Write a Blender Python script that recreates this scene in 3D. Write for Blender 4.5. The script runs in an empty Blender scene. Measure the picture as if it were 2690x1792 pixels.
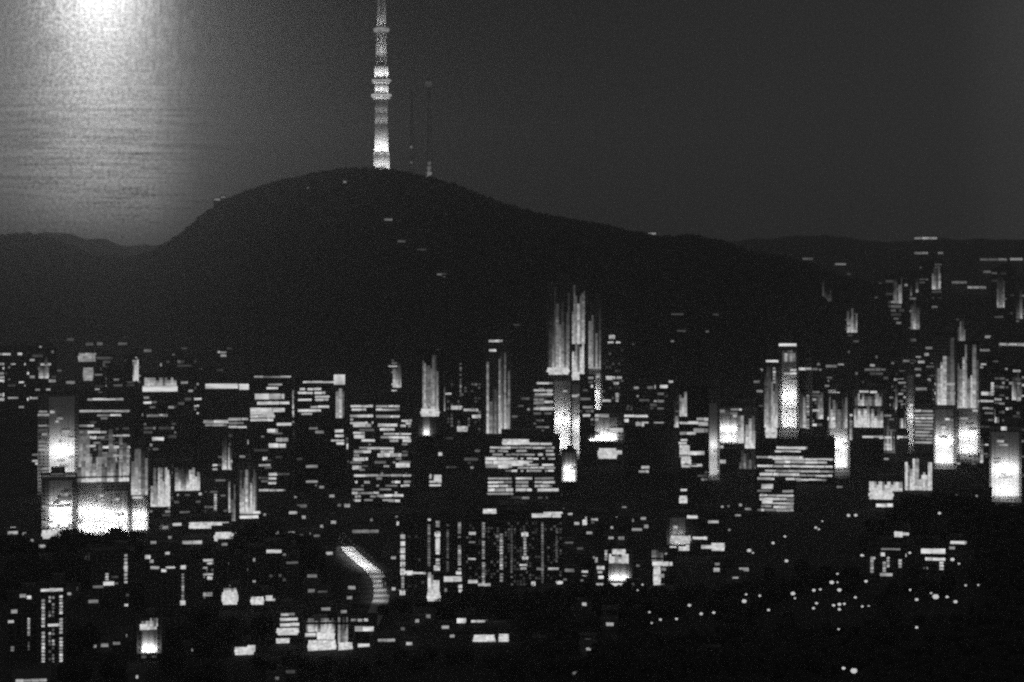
import bpy, bmesh, math, random
from mathutils import Vector, Matrix, noise
R = random.Random(11)
C = bpy.context.scene.collection
sc = bpy.context.scene

# ------------------------------------------------------------------ camera
K = 1.58e-4            # metres per photo pixel per metre of distance
HC, YH = 200.0, 640.0  # eye height above the city floor, photo row of the horizon
cam = bpy.data.objects.new('camera', bpy.data.cameras.new('camera'))
C.objects.link(cam)
cam.location = (0, 0, HC)
cam.rotation_euler = (math.radians(90), 0, 0)
cam.data.sensor_width = 36
cam.data.lens = 36 / (2690 * K)
cam.data.shift_y = -(896 - YH) / 2690
cam.data.dof.use_dof = True          # the lens is focused short, so the far city is a little soft
cam.data.dof.focus_distance = 60; cam.data.dof.aperture_fstop = 1.55
cam.data.clip_start = 1
cam.data.clip_end = 40000
sc.camera = cam

# ------------------------------------------------------------------ night sky with lamp glare painted in as a rippled glow
W = bpy.data.worlds.new('World'); sc.world = W; W.use_nodes = True
nt = W.node_tree; N = nt.nodes; L = nt.links
bg = N['Background']
def put(s, v):
    if hasattr(v, 'is_linked') or hasattr(v, 'links'): L.new(v, s)
    else: s.default_value = v
def mth(op, a, b=0.0, c=0.0, clamp=False):
    n = N.new('ShaderNodeMath'); n.operation = op; n.use_clamp = clamp
    put(n.inputs[0], a); put(n.inputs[1], b); put(n.inputs[2], c)
    return n.outputs[0]
def curve(x, x0, x1, pts, vmax=1.0):
    n = N.new('ShaderNodeFloatCurve'); cm = n.mapping; cv = cm.curves[0]
    q = [((a - x0) / (x1 - x0), b / vmax) for a, b in pts]
    while len(cv.points) < len(q): cv.points.new(0.5, 0.5)
    for p, (a, b) in zip(cv.points, q): p.location = (a, b); p.handle_type = 'AUTO_CLAMPED'
    cm.update()
    t = mth('DIVIDE', mth('SUBTRACT', x, x0), x1 - x0, clamp=True)
    L.new(t, n.inputs['Value'])
    return mth('MULTIPLY', n.outputs[0], vmax)
def nz(x, y, scale, detail=2.0):
    cb = N.new('ShaderNodeCombineXYZ'); put(cb.inputs[0], x); put(cb.inputs[1], y)
    n = N.new('ShaderNodeTexNoise'); n.inputs['Scale'].default_value = scale; n.inputs['Detail'].default_value = detail
    L.new(cb.outputs[0], n.inputs['Vector'])
    return n.outputs[0]
tc = N.new('ShaderNodeTexCoord'); sp = N.new('ShaderNodeSeparateXYZ'); L.new(tc.outputs['Generated'], sp.inputs[0])
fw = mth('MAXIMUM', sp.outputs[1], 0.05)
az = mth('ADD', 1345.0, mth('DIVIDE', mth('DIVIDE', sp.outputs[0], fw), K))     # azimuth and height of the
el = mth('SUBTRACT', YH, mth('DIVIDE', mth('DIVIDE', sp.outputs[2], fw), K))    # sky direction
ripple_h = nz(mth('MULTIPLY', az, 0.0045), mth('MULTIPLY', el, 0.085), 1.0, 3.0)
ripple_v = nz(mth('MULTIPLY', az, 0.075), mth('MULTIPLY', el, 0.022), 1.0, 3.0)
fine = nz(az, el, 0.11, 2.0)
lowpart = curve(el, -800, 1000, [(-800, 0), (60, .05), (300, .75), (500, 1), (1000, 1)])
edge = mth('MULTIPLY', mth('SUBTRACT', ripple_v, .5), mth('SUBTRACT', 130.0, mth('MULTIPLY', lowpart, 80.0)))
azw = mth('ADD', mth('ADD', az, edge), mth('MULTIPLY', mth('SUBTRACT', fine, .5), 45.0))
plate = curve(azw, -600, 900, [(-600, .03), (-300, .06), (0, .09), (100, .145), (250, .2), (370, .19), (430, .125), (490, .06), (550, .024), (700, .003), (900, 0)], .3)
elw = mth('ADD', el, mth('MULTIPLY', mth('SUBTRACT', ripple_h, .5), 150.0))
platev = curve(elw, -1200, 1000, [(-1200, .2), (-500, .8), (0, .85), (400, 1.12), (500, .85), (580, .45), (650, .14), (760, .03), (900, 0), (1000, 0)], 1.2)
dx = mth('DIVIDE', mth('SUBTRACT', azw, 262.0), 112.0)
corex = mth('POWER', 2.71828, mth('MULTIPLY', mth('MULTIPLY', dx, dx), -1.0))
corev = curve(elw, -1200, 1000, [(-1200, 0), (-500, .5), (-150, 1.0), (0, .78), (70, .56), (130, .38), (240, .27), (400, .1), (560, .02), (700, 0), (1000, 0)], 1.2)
glow = mth('ADD', mth('MULTIPLY', plate, platev), mth('MULTIPLY', corex, corev))  # glare put into the sky emission: broad plateau plus hot core
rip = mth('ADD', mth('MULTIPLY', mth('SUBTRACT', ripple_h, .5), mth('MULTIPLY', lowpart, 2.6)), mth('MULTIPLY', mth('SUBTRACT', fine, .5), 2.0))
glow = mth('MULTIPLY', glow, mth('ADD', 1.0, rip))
base = curve(az, -1500, 4200, [(-1500, .05), (-500, .035), (0, .02), (500, .008), (900, .003), (1300, .009), (2000, .02), (2450, .024), (2700, .044), (3200, .05), (4200, .05)], .06)  # both ends, out of view, raised for ambient fill
base = mth('MULTIPLY', base, curve(el, -3000, 1000, [(-3000, .95), (0, .97), (350, 1), (600, .85), (1000, .8)]))
grain = nz(mth('MULTIPLY', az, 1.0), mth('MULTIPLY', el, 1.0), 0.22, 1.0)
base = mth('MULTIPLY', base, mth('ADD', .1, mth('MULTIPLY', grain, 1.8)))
sky = N.new('ShaderNodeTexSky'); sky.sky_type = 'NISHITA'; sky.sun_disc = False
GLARE_EL, GLARE_AZ = math.radians(6.2), math.radians(-9.8)
sky.sun_elevation = GLARE_EL; sky.sun_rotation = GLARE_AZ
bw = N.new('ShaderNodeRGBToBW'); L.new(sky.outputs[0], bw.inputs[0])
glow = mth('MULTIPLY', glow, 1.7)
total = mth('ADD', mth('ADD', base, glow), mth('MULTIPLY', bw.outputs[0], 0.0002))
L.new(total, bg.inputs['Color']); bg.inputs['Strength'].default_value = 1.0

glare_sun = bpy.data.objects.new('moon_light', bpy.data.lights.new('moon_light', 'SUN')); C.objects.link(glare_sun)  # added sun, aimed from the glare, that washes the haze
glare_sun.data.energy = 0.0145; glare_sun.data.angle = math.radians(2)
md = Vector((math.sin(GLARE_AZ) * math.cos(GLARE_EL), math.cos(GLARE_AZ) * math.cos(GLARE_EL), math.sin(GLARE_EL)))
glare_sun.rotation_euler = (-md).to_track_quat('-Z', 'Y').to_euler()

vs = sc.view_settings; vs.view_transform = 'Standard'; vs.look = 'None'; vs.exposure = 0; vs.gamma = 1; vs.use_curve_mapping = False
sc.render.engine = 'CYCLES'
sc.cycles.use_denoising = False
sc.cycles.max_bounces = 4; sc.cycles.diffuse_bounces = 2; sc.cycles.glossy_bounces = 2; sc.cycles.volume_bounces = 0
sc.cycles.sample_clamp_indirect = 1.0

# ------------------------------------------------------------------ materials (the photograph is black and white)
def mat(name, v, rough=.8, var=.35, scale=.4, bump=.15):
    m = bpy.data.materials.new(name); m.use_nodes = True
    t = m.node_tree; b = t.nodes['Principled BSDF']
    n = t.nodes.new('ShaderNodeTexNoise'); n.inputs['Scale'].default_value = scale; n.inputs['Detail'].default_value = 5
    cx = t.nodes.new('ShaderNodeTexCoord'); t.links.new(cx.outputs['Object'], n.inputs['Vector'])
    r = t.nodes.new('ShaderNodeMapRange'); r.inputs[3].default_value = v * (1 - var); r.inputs[4].default_value = v * (1 + var)
    t.links.new(n.outputs[0], r.inputs[0]); t.links.new(r.outputs[0], b.inputs['Base Color'])
    b.inputs['Roughness'].default_value = rough
    b.inputs['Specular IOR Level'].default_value = .25
    if bump:
        bp = t.nodes.new('ShaderNodeBump'); bp.inputs['Strength'].default_value = bump
        t.links.new(n.outputs[0], bp.inputs['Height']); t.links.new(bp.outputs[0], b.inputs['Normal'])
    return m
CONC = [mat('dark_concrete', .12), mat('grey_concrete', .17), mat('pale_concrete', .24)]
WHITE = mat('white_render', .6, .85, .12, .6, .2)
ROOF = mat('roof_felt', .07); METAL = mat('dark_metal', .08, .5); GLASS = mat('dark_glass', .03, .15, .2, .5, 0)
GROUND = mat('ground_soil', .025, .95, .5, .02); FOREST = mat('forest_leaf', .02, .9, .5, .05); LEAF = mat('tree_leaf', .04, .9, .6, .5)
BARK = mat('bark', .06); ASPH = mat('asphalt', .09, .8, .3, .2); TILE = mat('roof_tile', .09)
LV = [.012, .022, .04, .07, .11, .17, .26, .38, .54, .72, .85]
def emis(name, s, var=.55, scale=.9):
    m = bpy.data.materials.new(name); m.use_nodes = True; t = m.node_tree
    t.nodes.remove(t.nodes['Principled BSDF'])
    e = t.nodes.new('ShaderNodeEmission'); o = t.nodes['Material Output']
    g = t.nodes.new('ShaderNodeTexCoord'); oi = t.nodes.new('ShaderNodeObjectInfo')
    ad = t.nodes.new('ShaderNodeVectorMath'); ad.operation = 'ADD'
    t.links.new(g.outputs['Object'], ad.inputs[0]); t.links.new(oi.outputs['Location'], ad.inputs[1])
    n = t.nodes.new('ShaderNodeTexNoise'); n.inputs['Scale'].default_value = scale; n.inputs['Detail'].default_value = 3
    t.links.new(ad.outputs[0], n.inputs['Vector'])
    r = t.nodes.new('ShaderNodeMapRange'); r.inputs[1].default_value = .3; r.inputs[2].default_value = .7
    r.inputs[3].default_value = s * (1 - var); r.inputs[4].default_value = s * (1 + var * .3)
    t.links.new(n.outputs[0], r.inputs[0]); t.links.new(r.outputs[0], e.inputs['Strength'])
    t.links.new(e.outputs[0], o.inputs['Surface'])
    m.cycles.emission_sampling = 'NONE'
    return m
EM = [emis('lit_window_%d' % i, v) for i, v in enumerate(LV)]
BULB = emis('lamp_bulb', .66, .1)

# ------------------------------------------------------------------ mesh helpers
def add_box(bm, x0, x1, y0, y1, z0, z1):
    v = [bm.verts.new(p) for p in ((x0,y0,z0),(x1,y0,z0),(x1,y1,z0),(x0,y1,z0),(x0,y0,z1),(x1,y0,z1),(x1,y1,z1),(x0,y1,z1))]
    for f in ((0,3,2,1),(4,5,6,7),(0,1,5,4),(1,2,6,5),(2,3,7,6),(3,0,4,7)): bm.faces.new([v[i] for i in f])
def add_bar(bm, a, b, r):
    a, b = Vector(a), Vector(b); d = (b - a); q = d.to_track_quat('Z', 'Y').to_matrix()
    vs_ = []
    for e in (a, b):
        for s, t in ((-1,-1),(1,-1),(1,1),(-1,1)): vs_.append(bm.verts.new(e + q @ Vector((s*r, t*r, 0))))
    for f in ((0,1,5,4),(1,2,6,5),(2,3,7,6),(3,0,4,7),(3,2,1,0),(4,5,6,7)): bm.faces.new([vs_[i] for i in f])
def add_lathe(bm, prof, n=24, cx=0, cy=0):
    rings = []
    for r, z in prof:
        rings.append([bm.verts.new((cx + r*math.cos(2*math.pi*i/n), cy + r*math.sin(2*math.pi*i/n), z)) for i in range(n)])
    for a, b in zip(rings, rings[1:]):
        for i in range(n): bm.faces.new((a[i], a[(i+1)%n], b[(i+1)%n], b[i]))
    bm.faces.new(list(reversed(rings[0]))); bm.faces.new(rings[-1])
def link(name, me, m=None, parent=None, smooth=False):
    if m is not None and not me.materials: me.materials.append(m)
    o = bpy.data.objects.new(name, me); C.objects.link(o)
    if parent: o.parent = parent
    return o
def obj(name, bm, m, parent=None, smooth=False):
    me = bpy.data.meshes.new(name); bm.to_mesh(me); bm.free()
    if smooth:
        for p in me.polygons: p.use_smooth = True
    return link(name, me, m, parent)
def box(name, m, parent, *d):
    bm = bmesh.new(); add_box(bm, *d); return obj(name, bm, m, parent)
ANCHOR, LATER = [], []
def thing(name, label, cat, loc=(0,0,0), rz=0.0, group=None):
    o = bpy.data.objects.new(name, None); C.objects.link(o); o.empty_display_size = 2
    o.location = loc; o.rotation_euler = (0, 0, rz); o['label'] = label; o['category'] = cat
    if group: o['group'] = group
    return o
# unit panes shared by every lit window, one mesh per brightness
PANE = []
for i in range(len(LV)):
    bm = bmesh.new(); add_box(bm, -.5, .5, -.14, .0, -.5, .5)
    me = bpy.data.meshes.new('pane_%d' % i); bm.to_mesh(me); bm.free(); me.materials.append(EM[i]); PANE.append(me)
def lev(v):
    return min(range(len(LV)), key=lambda i: abs(math.log(LV[i] / max(v, .012))))

# ------------------------------------------------------------------ the terrain
def wx(x, D): return (x - 1345) * K * D
MOUNDS = [(2440, 1640, 34, 120, 19), (2720, 1540, 52, 150, 21), (2250, 1330, 130, 120, 14), (2620, 1250, 120, 130, 22), (1180, 1150, 90, 60, 7), (150, 1480, 60, 60, 5)]
MND = [(wx(a, d), d, rx, ry, h) for a, d, rx, ry, h in MOUNDS]
def ground_z(x, y):
    z = 0.0
    for cx, cy, rx, ry, h in MND:
        q = ((x - cx) / rx) ** 2 + ((y - cy) / ry) ** 2
        if q < 9: z += h * math.exp(-q)
    return z + 1.2 * noise.noise((x * .01, y * .01, 0))
def ground_hit(x, y, hgt=0.0):
    D = 850.0
    while D < 9500:
        if HC - (y - YH) * K * D <= ground_z(wx(x, D), D) + hgt: return D
        D += 8 if D < 2500 else 25
    return 9500.0
bm = bmesh.new()
ys = [-200 + 70 * i for i in range(16)] + [900 + 14 * i for i in range(90)] + [2160 + 120 * i for i in range(30)] + [5800 + 600 * i for i in range(35)]
rows = []
for y in ys:
    half = 500 + abs(y) * .55
    rows.append([bm.verts.new((half * (i / 60 - 1), y, ground_z(half * (i / 60 - 1), y))) for i in range(121)])
for a, b in zip(rows, rows[1:]):
    for i in range(120): bm.faces.new((a[i], a[i+1], b[i+1], b[i]))
g = obj('ground', bm, GROUND, None, True); g['kind'] = 'structure'

# the long wooded hill behind the city: crest line, its distance and the distance of its foot
CREST = [(-300,560),(-60,548),(60,538),(130,552),(210,585),(300,592),(360,575),(420,535),(465,497),(510,466),(560,442),(640,417),(740,395),(800,388),(870,388),(930,396),(1000,412),(1060,430),(1120,455),(1200,483),(1300,503),(1380,515),(1450,533),(1520,543),(1580,540),(1640,550),(1720,578),(1800,590),(1860,605),(1920,630),(1990,648),(2060,655),(2150,668),(2250,685),(2354,690),(2450,700),(2700,690)]
CREST = [(a * 1.1427, b * 1.1427) for a, b in CREST]
def lerp(pts, x):
    if x <= pts[0][0]: return pts[0][1]
    for (a, b), (c, d) in zip(pts, pts[1:]):
        if x <= c: return b + (d - b) * (x - a) / (c - a)
    return pts[-1][1]
def crest_d(x): return lerp([(300, 6400), (620, 4500), (1900, 4300), (2250, 5600), (2500, 6300)], x)
def foot_d(x): return lerp([(300, 5000), (650, 3750), (900, 3400), (1900, 3450), (2250, 4400), (2500, 5000)], x)
def hill_pt(x, t):
    Dc, Df = crest_d(x), foot_d(x)
    D = Df + (Dc - Df) * t
    zc = HC + (YH - lerp(CREST, x)) * K * Dc
    if t <= 1: s = math.sin(min(1, t) * math.pi / 2) ** 1.25
    else: s = math.cos((t - 1) * 1.3) if t < 2.2 else 0
    X = wx(x, D)
    z = zc * s - 3 + 9 * noise.noise((X * .006, D * .006, 3)) * s * (1 - min(1, abs(t - 1) * 0)) * (0.0 if abs(t-1) < .02 else min(1, abs(t-1)*4))
    return Vector((X, D, z))
def hill_hit(x, y):
    lo = None
    for i in range(0, 200):
        t = i / 200
        p = hill_pt(x, t)
        if YH + (HC - p.z) / (K * p.y) <= y: return p
    return hill_pt(x, 1.0)
bm = bmesh.new(); rows = []
TS = [i / 24 for i in range(25)] + [1.05 + .1 * i for i in range(12)]
XS = [-340 + 26 * i for i in range(131)]
for t in TS: rows.append([bm.verts.new(hill_pt(x, t)) for x in XS])
for a, b in zip(rows, rows[1:]):
    for i in range(len(XS) - 1): bm.faces.new((a[i], a[i+1], b[i+1], b[i]))
h = obj('hill', bm, FOREST, None, True); h['kind'] = 'structure'
h['label'] = 'long dark wooded hill rising behind the city under the tower'

bm = bmesh.new(); rows = []
for t in (0, .3, .6, .85, 1, 1.3):
    rows.append([bm.verts.new((wx(x, 8200), 7600 + 600*t + 40*noise.noise((x*.01, t, 1)), (HC + (YH - 628 - 26*noise.noise((x*.004, 0, 9)) - 9*noise.noise((x*.02, 0, 4))) * K * 8200) * math.sin(min(t, 2-t)*math.pi/2))) for x in range(-400, 3100, 20)])
for a, b in zip(rows, rows[1:]):
    for i in range(len(a) - 1): bm.faces.new((a[i], a[i+1], b[i+1], b[i]))
h2 = obj('distant_hill', bm, FOREST, None, True); h2['kind'] = 'structure'; h2['label'] = 'low far ridge closing the plain behind the hill'
# tree cover on the hill: one mass of crowns
def crown_blob(rnd):
    bm = bmesh.new(); bmesh.ops.create_icosphere(bm, subdivisions=1, radius=1)
    vv = [v.co * rnd.uniform(.72, 1.15) for v in bm.verts]; ff = [[v.index for v in f.verts] for f in bm.faces]
    bm.free(); return vv, ff
BLOBS = [crown_blob(R) for _ in range(8)]
def mass(name, pts, m, label, cat=None):
    V, F = [], []
    for p, r, hh in pts:
        vv, ff = R.choice(BLOBS); o = len(V); a = R.uniform(0, 6.28); ca, sa = math.cos(a), math.sin(a)
        for v in vv: V.append((p.x + r*(v.x*ca - v.y*sa), p.y + r*(v.x*sa + v.y*ca), p.z + hh*(v.z + .5)))
        F += [[i + o for i in f] for f in ff]
    me = bpy.data.meshes.new(name); me.from_pydata(V, [], F)
    o = link(name, me, m); o['kind'] = 'stuff'; o['label'] = label
    if cat: o['category'] = cat
    return o
pts = []
for _ in range(7000):
    x = R.uniform(-300, 2990); t = 1 - abs(R.gauss(0, .35))
    if t < .04: t = R.uniform(.04, 1)
    p = hill_pt(x, t); r = R.uniform(5, 10) * (p.y / 4300)
    pts.append((p - Vector((0, 0, r * .55)), r, r * R.uniform(.6, .95)))
mass('hillside_forest', pts, FOREST, 'dark tree cover over the whole long hill', 'forest')

# ------------------------------------------------------------------ buildings
GRP = None
def building(kind, x0, x1, yt, yb, label, pats=(), cat='building', D=None, tone=0, depth=None, group=None, yaw=None, roof='flat', quiet=False):
    xc = (x0 + x1) / 2
    if D is None: D = ground_hit(xc, yb)
    for p in pats:
        if p[0] in ('streak_wash', 'blob'): D = min(D, HC / K / (p[4 if p[0] == 'streak_wash' else 4] - YH + 14))
    m = K * D; X = wx(xc, D)
    gz = ground_z(X, D)
    Wd = (x1 - x0) * m; Yg = YH + (HC - gz) / m            # photo row of the base
    H = (Yg - yt) * m
    if yaw is None: yaw = R.uniform(-.05, .05)
    root = thing(kind, label, cat, (X, D, gz), -math.atan2(X, D) + yaw, group or GRP)
    if not quiet: ANCHOR.append((label, x0, x1, yt, yb))
    dp = depth or max(8, min(26, Wd * R.uniform(.55, .9)))
    h2 = Wd / 2
    cm = CONC[tone]
    box('wall', cm, root, -h2, h2, 0, dp, -3, H)
    def lx(x): return (x - xc) * m
    def lz(y): return (Yg - y) * m
    fs = max(2.6, 9.5 * m) if H > 12 else 2.8
    # roof: slab with parapet, plant room, vent
    if roof == 'gable':
        bm = bmesh.new(); e = .6; rh = min(3.2, Wd * .28)
        vv = [bm.verts.new(p) for p in ((-h2-e,-e,H),(h2+e,-e,H),(h2+e,dp+e,H),(-h2-e,dp+e,H),(-h2-e,dp/2,H+rh),(h2+e,dp/2,H+rh))]
        for f in ((0,1,5,4),(2,3,4,5),(1,2,5),(3,0,4),(3,2,1,0)): bm.faces.new([vv[i] for i in f])
        obj('roof', bm, TILE, root)
    else:
        bm = bmesh.new(); add_box(bm, -h2-.25, h2+.25, -.3, dp+.25, H, H+.35)
        for a in ((-h2-.25, h2+.25, -.3, 0), (-h2-.25, h2+.25, dp, dp+.25), (-h2-.25, -h2, 0, dp), (h2, h2+.25, 0, dp)): add_box(bm, *a, H+.35, H+1.1)
        rf = obj('roof', bm, ROOF, root)
        if Wd > 9:
            a = R.uniform(-.5, .1) * h2; w = R.uniform(.25, .5) * Wd
            bm = bmesh.new(); add_box(bm, a, min(a + w, h2 - .6), dp*.35, dp*.75, H+.352, H + 1 + min(6, .06*H + 1.5)); obj('plant_room', bm, cm, rf)
    # floor ledges and unlit panes: too fine to count
    nf = int(min(60, H / fs)); 
    if not quiet and nf > 0:
        bm = bmesh.new()
        for i in range(1, nf + 1): add_box(bm, -h2-.08, h2+.08, -.1, .02, i*fs-.35, i*fs)
        o = obj('floor_ledge', bm, cm, root); o['kind'] = 'stuff'
        bm = bmesh.new(); nw = max(2, min(26, int(Wd / 3.0)))
        for i in range(nf):
            for j in range(nw):
                a = -h2 + Wd * (j + .2) / nw
                add_box(bm, a, a + Wd * .6 / nw, -.04, .02, i*fs + fs*.3, i*fs + fs*.72)
        o = obj('dark_window', bm, GLASS, root); o['kind'] = 'stuff'
    cnt = [0]
    FL = [p for p in pats if p[0] == 'streak_wash']
    def win(xa, xb, yc, hp, v, name='window', yy=-.12):
        if yy == -.12 and any(p[1] - 3 < xb and xa < p[2] + 3 and p[3] < yc < p[4] for p in FL): yy = -1.42
        if v < .008 or xb - xa < 1: return
        v = min(.85, v * 1.75); hp *= 1.14
        if cnt[0] >= 296: return
        cnt[0] += 1
        o = link(name, PANE[lev(v)], None, root)
        o.location = ((lx(xa) + lx(xb)) / 2, yy, lz(yc)); o.scale = ((xb - xa) * m, 1, hp * m)
        return o
    for p in pats:
        k = p[0]
        if k == 's':                                   # one lit floor, a few panes side by side
            _, a, b, y, hp, v = p
            x = a
            while x < b - 2:
                w = min(b - x, R.uniform(14, 38))
                if b - x - w < 5: w = b - x
                e = min(1, .45 + min(x + w/2 - a, b - x - w/2) / 14)
                win(x, x + w - R.choice((.4, .4, 1.6)), y + R.uniform(-.5, .5), hp * R.uniform(.8, 1.1), v * e * R.choice((.45, .8, 1, 1.1, 1.35)) * R.uniform(.85, 1.1)); x += w
        elif k == 'rows':
            _, a, b, y0, y1, f, pr, lo, hi = p
            y = y0; bay = R.choice((7, 8, 9.5))
            while y <= y1:
                rp = pr * R.uniform(.55, 1.35); x = a + bay * R.choice((0, 0, 1))
                while x < b - 4:
                    w = min(R.choice((1, 1, 2, 2, 3, 4)) * bay, b - x)
                    if R.random() < rp: win(x, x + w - 1.6, y + R.uniform(-.6, .6), f * R.uniform(.38, .6), lo * (hi / lo) ** R.random())
                    x += w + R.choice((0, 0, 0, bay))
                y += f
        elif k == 'grid':
            _, a, b, y0, y1, cp, f, pr, lo, hi = p
            y = y0
            while y <= y1:
                x = a
                while x < b - 2:
                    if R.random() < pr: win(x, x + cp * R.uniform(.5, .75), y + R.uniform(-.5, .5), f * .55, lo * (hi / lo) ** R.random())
                    x += cp
                y += f
        elif k == 'fade':                              # pane brightness fades upward to imitate a smeared light streak
            _, a, b, y0, y1, cp, f, b0, Ln = p
            x = a
            while x < b - 1:
                ck = R.choice((.3, .55, .9, 1.15, 1.5)) * R.uniform(.8, 1.2); y = y1; Lc = Ln * R.uniform(.4, 1.0)
                cw = min(cp * R.choice((.6, .8, 1, 1.2)), b - x)
                yc0 = y0 + (y1 - y0) * R.choice((0, .1, .25, .4, .5)) * R.uniform(.6, 1.1)
                while y > yc0:
                    win(x, x + cw * .97, y, f * .9, 2.3 * b0 * ck * math.exp(-(y1 - y) / Lc) * R.uniform(.75, 1.2)); y -= f
                x += cw
        elif k == 'col':
            _, x, y0, y1, pitch, w, lo, hi = p
            y = y0
            while y <= y1:
                if R.random() < .88: win(x - w/2, x + w/2, y, pitch * R.uniform(.5, .75), lo * (hi / lo) ** R.random())
                y += pitch
        elif k == 'blob':                              # a bright glazed front
            _, a, b, y0, y1, v = p
            nr = max(1, round((y1 - y0) / 7)); f = (y1 - y0) / nr
            for i in range(nr):
                s = abs((i + .5) / nr - .5) * 2; ins = (b - a) * .10 * s ** 2 * R.uniform(.4, 1.6)
                x = a + ins
                while x < b - ins - 1:
                    w = min(R.uniform(9, 16), b - ins - x)
                    win(x, x + w - .3, y0 + f * (i + .5), f * R.uniform(.86, .97), v * R.uniform(.75, 1.05)); x += w
        elif k == 'sign':
            _, a, b, y0, y1, v = p
            s = win(a, b, (y0 + y1) / 2, y1 - y0, v, 'sign_board', -.5)
            bm = bmesh.new(); z0, z1 = lz(y1), lz(y0)
            for i in range(4):
                q = lx(a) + (lx(b) - lx(a)) * (i + .5) / 4
                add_bar(bm, (q, -.25, min(H, z0) - .5), (q, -.25, z1), .12)
            obj('sign_frame', bm, METAL, root)
        elif k == 'streak_wash':                             # pale wall and lamps added to imitate a light streak fading upward
            _, a, b, y0, y1, v = p
            xa, xb, z0, z1 = lx(a), lx(b), lz(y1), lz(y0)
            hg = z1 - z0; w = xb - xa; d = max(2.5, min(24, .36 * hg)); dt = min(d, 7)
            box('streak_wall', WHITE, root, xa, xb, -.35, -.01, z0, z1)
            bm = bmesh.new(); q = xa + R.uniform(.3, 1.2)
            while q < xb - .5:
                fw_ = R.uniform(.25, .9); add_box(bm, q, min(xb, q + fw_), -.35 - R.choice((.35, .6, 1.0)), -.351, z0, z1 - R.uniform(0, .12) * hg); q += fw_ + R.uniform(.6, 3.2)
            o = obj('streak_fin', bm, WHITE, root); o['kind'] = 'stuff'  # fins added to break the wash into vertical streaks
            for _ in range(int(w * hg / 150)):
                q = R.uniform(a, b - 8); win(q, min(b, q + R.uniform(7, 26)), y0 + (y1 - y0) * R.uniform(.05, .8), R.uniform(3, 5), .3 * R.uniform(.5, 1.6), 'window', -1.42)
            bm = bmesh.new(); add_box(bm, xa-.5, xb+.5, -(dt+.6), -.36, z0-.7, z0-.1); obj('terrace', bm, cm, root)
            n = max(2, min(5, int(w / 4)))
            for i in range(n):
                q = xa + w * (i + .5) / n
                bm = bmesh.new(); add_box(bm, q-.35, q+.35, -d-.5, -d-.1, z0+.15, z0+.75); add_bar(bm, (q, -d-.3, z0+.2), (q, -dt+.3, z0-.2), .09)
                obj('floodlight', bm, METAL, root)  # fixture modelled to go with the added lamp row
            ld = bpy.data.lights.new('streak_lamp', 'AREA'); ld.shape = 'RECTANGLE'; ld.size = w * .92; ld.size_y = .6
            ld.energy = v * 19 * w * d; ld.spread = math.radians(115)
            lo_ = bpy.data.objects.new('streak_lamp', ld); C.objects.link(lo_); lo_.parent = root
            lo_.location = ((xa + xb) / 2, -d, z0 + .8); lo_.rotation_euler = (math.radians(112), 0, 0)
            if hg > 22:                                # second lamp row added part of the way up to lengthen the streak
                bm = bmesh.new()
                for i in range(n):
                    q = xa + w * (i + .5) / n; add_bar(bm, (q, -.36, z0 + hg*.36), (q, -d*.55, z0 + hg*.38), .1); add_box(bm, q-.35, q+.35, -d*.55-.5, -d*.55-.1, z0+hg*.38-.4, z0+hg*.38+.1)
                obj('streak_lamp_bracket', bm, METAL, root)
                l2 = ld.copy(); l2.energy = v * 10 * w * d; o2 = bpy.data.objects.new('streak_lamp', l2); C.objects.link(o2); o2.parent = root
                o2.location = ((xa + xb) / 2, -d*.55, z0 + hg * .38 + .4); o2.rotation_euler = (math.radians(104), 0, 0)
    return root
B = building

# ------------------------------------------------------------------ the catalogue of buildings, back to front; tall bright shafts stand in for light streaks
B('office_tower', -20, 98, 915, 1150, 'office tower cut by the left frame edge, stacked with long bright floor bands', D=2750, tone=1, pats=[('s',-15,58,930,5,.5),('s',-15,62,956,5,.4),('s',8,72,967,5,.5),('s',-15,90,981,6,.62),('s',-15,45,991,6,.5),('s',-15,45,1000,6,.5),('s',27,57,1013,4,.4),('s',35,60,1027,4,.3),('s',-15,45,1037,7,.55),('s',-15,98,1049,7,.62),('rows',-15,95,1058,1140,10,.2,.03,.12)])
B('office_tower', 100, 205, 1035, 1290, 'wide pale tower left of the walls under added lamps with floor bands that brighten downwards', D=2050, tone=2, pats=[('streak_wash',128,196,1042,1285,.62),('s',65+38,125,1081,4,.25),('s',100,130,1090,5,.35),('s',102,130,1118,4,.2),('rows',102,127,1130,1280,10,.5,.05,.25)])
B('office_block', 205, 345, 1040, 1290, 'broad office block with thin lit floors beside the pale left tower', D=2080, tone=1, pats=[('s',230,325,1049,5,.45),('s',210,340,1080,5,.3),('s',255,318,1091,5,.36),('s',210,247,1118,5,.4),('s',210,280,1135,6,.5),('s',210,275,1149,6,.42),('s',285,340,1145,4,.3),('s',210,252,1171,5,.4),('s',270,342,1175,6,.5),('s',300,342,1198,4,.3),('rows',208,340,1100,1280,9,.45,.03,.16),('fade',208,340,1130,1286,9,9,.34,75)])
B('store_building', 110, 200, 1250, 1420, 'brightest low block at far left, glowing behind the tree tops', D=1750, tone=2, pats=[('streak_wash',128,190,1262,1385,.75),('s',112,198,1248,5,.4),('blob',95+15,165,1392,1416,.7),('rows',112,198,1300,1385,10,.35,.1,.35)])
B('department_store', 202, 340, 1255, 1420, 'wide department store front under added lamps, behind the dark tree mound', D=1720, tone=2, pats=[('streak_wash',206,272,1268,1398,.72),('streak_wash',274,336,1290,1402,.75),('fade',204,338,1200,1262,9,8,.2,40)])
B('tower_block', 343, 390, 1175, 1420, 'narrow glowing tower between the department store and the stepped white block', D=1730, tone=2, pats=[('streak_wash',347,386,1300,1392,.68),('fade',345,388,1180,1296,9,8,.35,70)])
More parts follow.
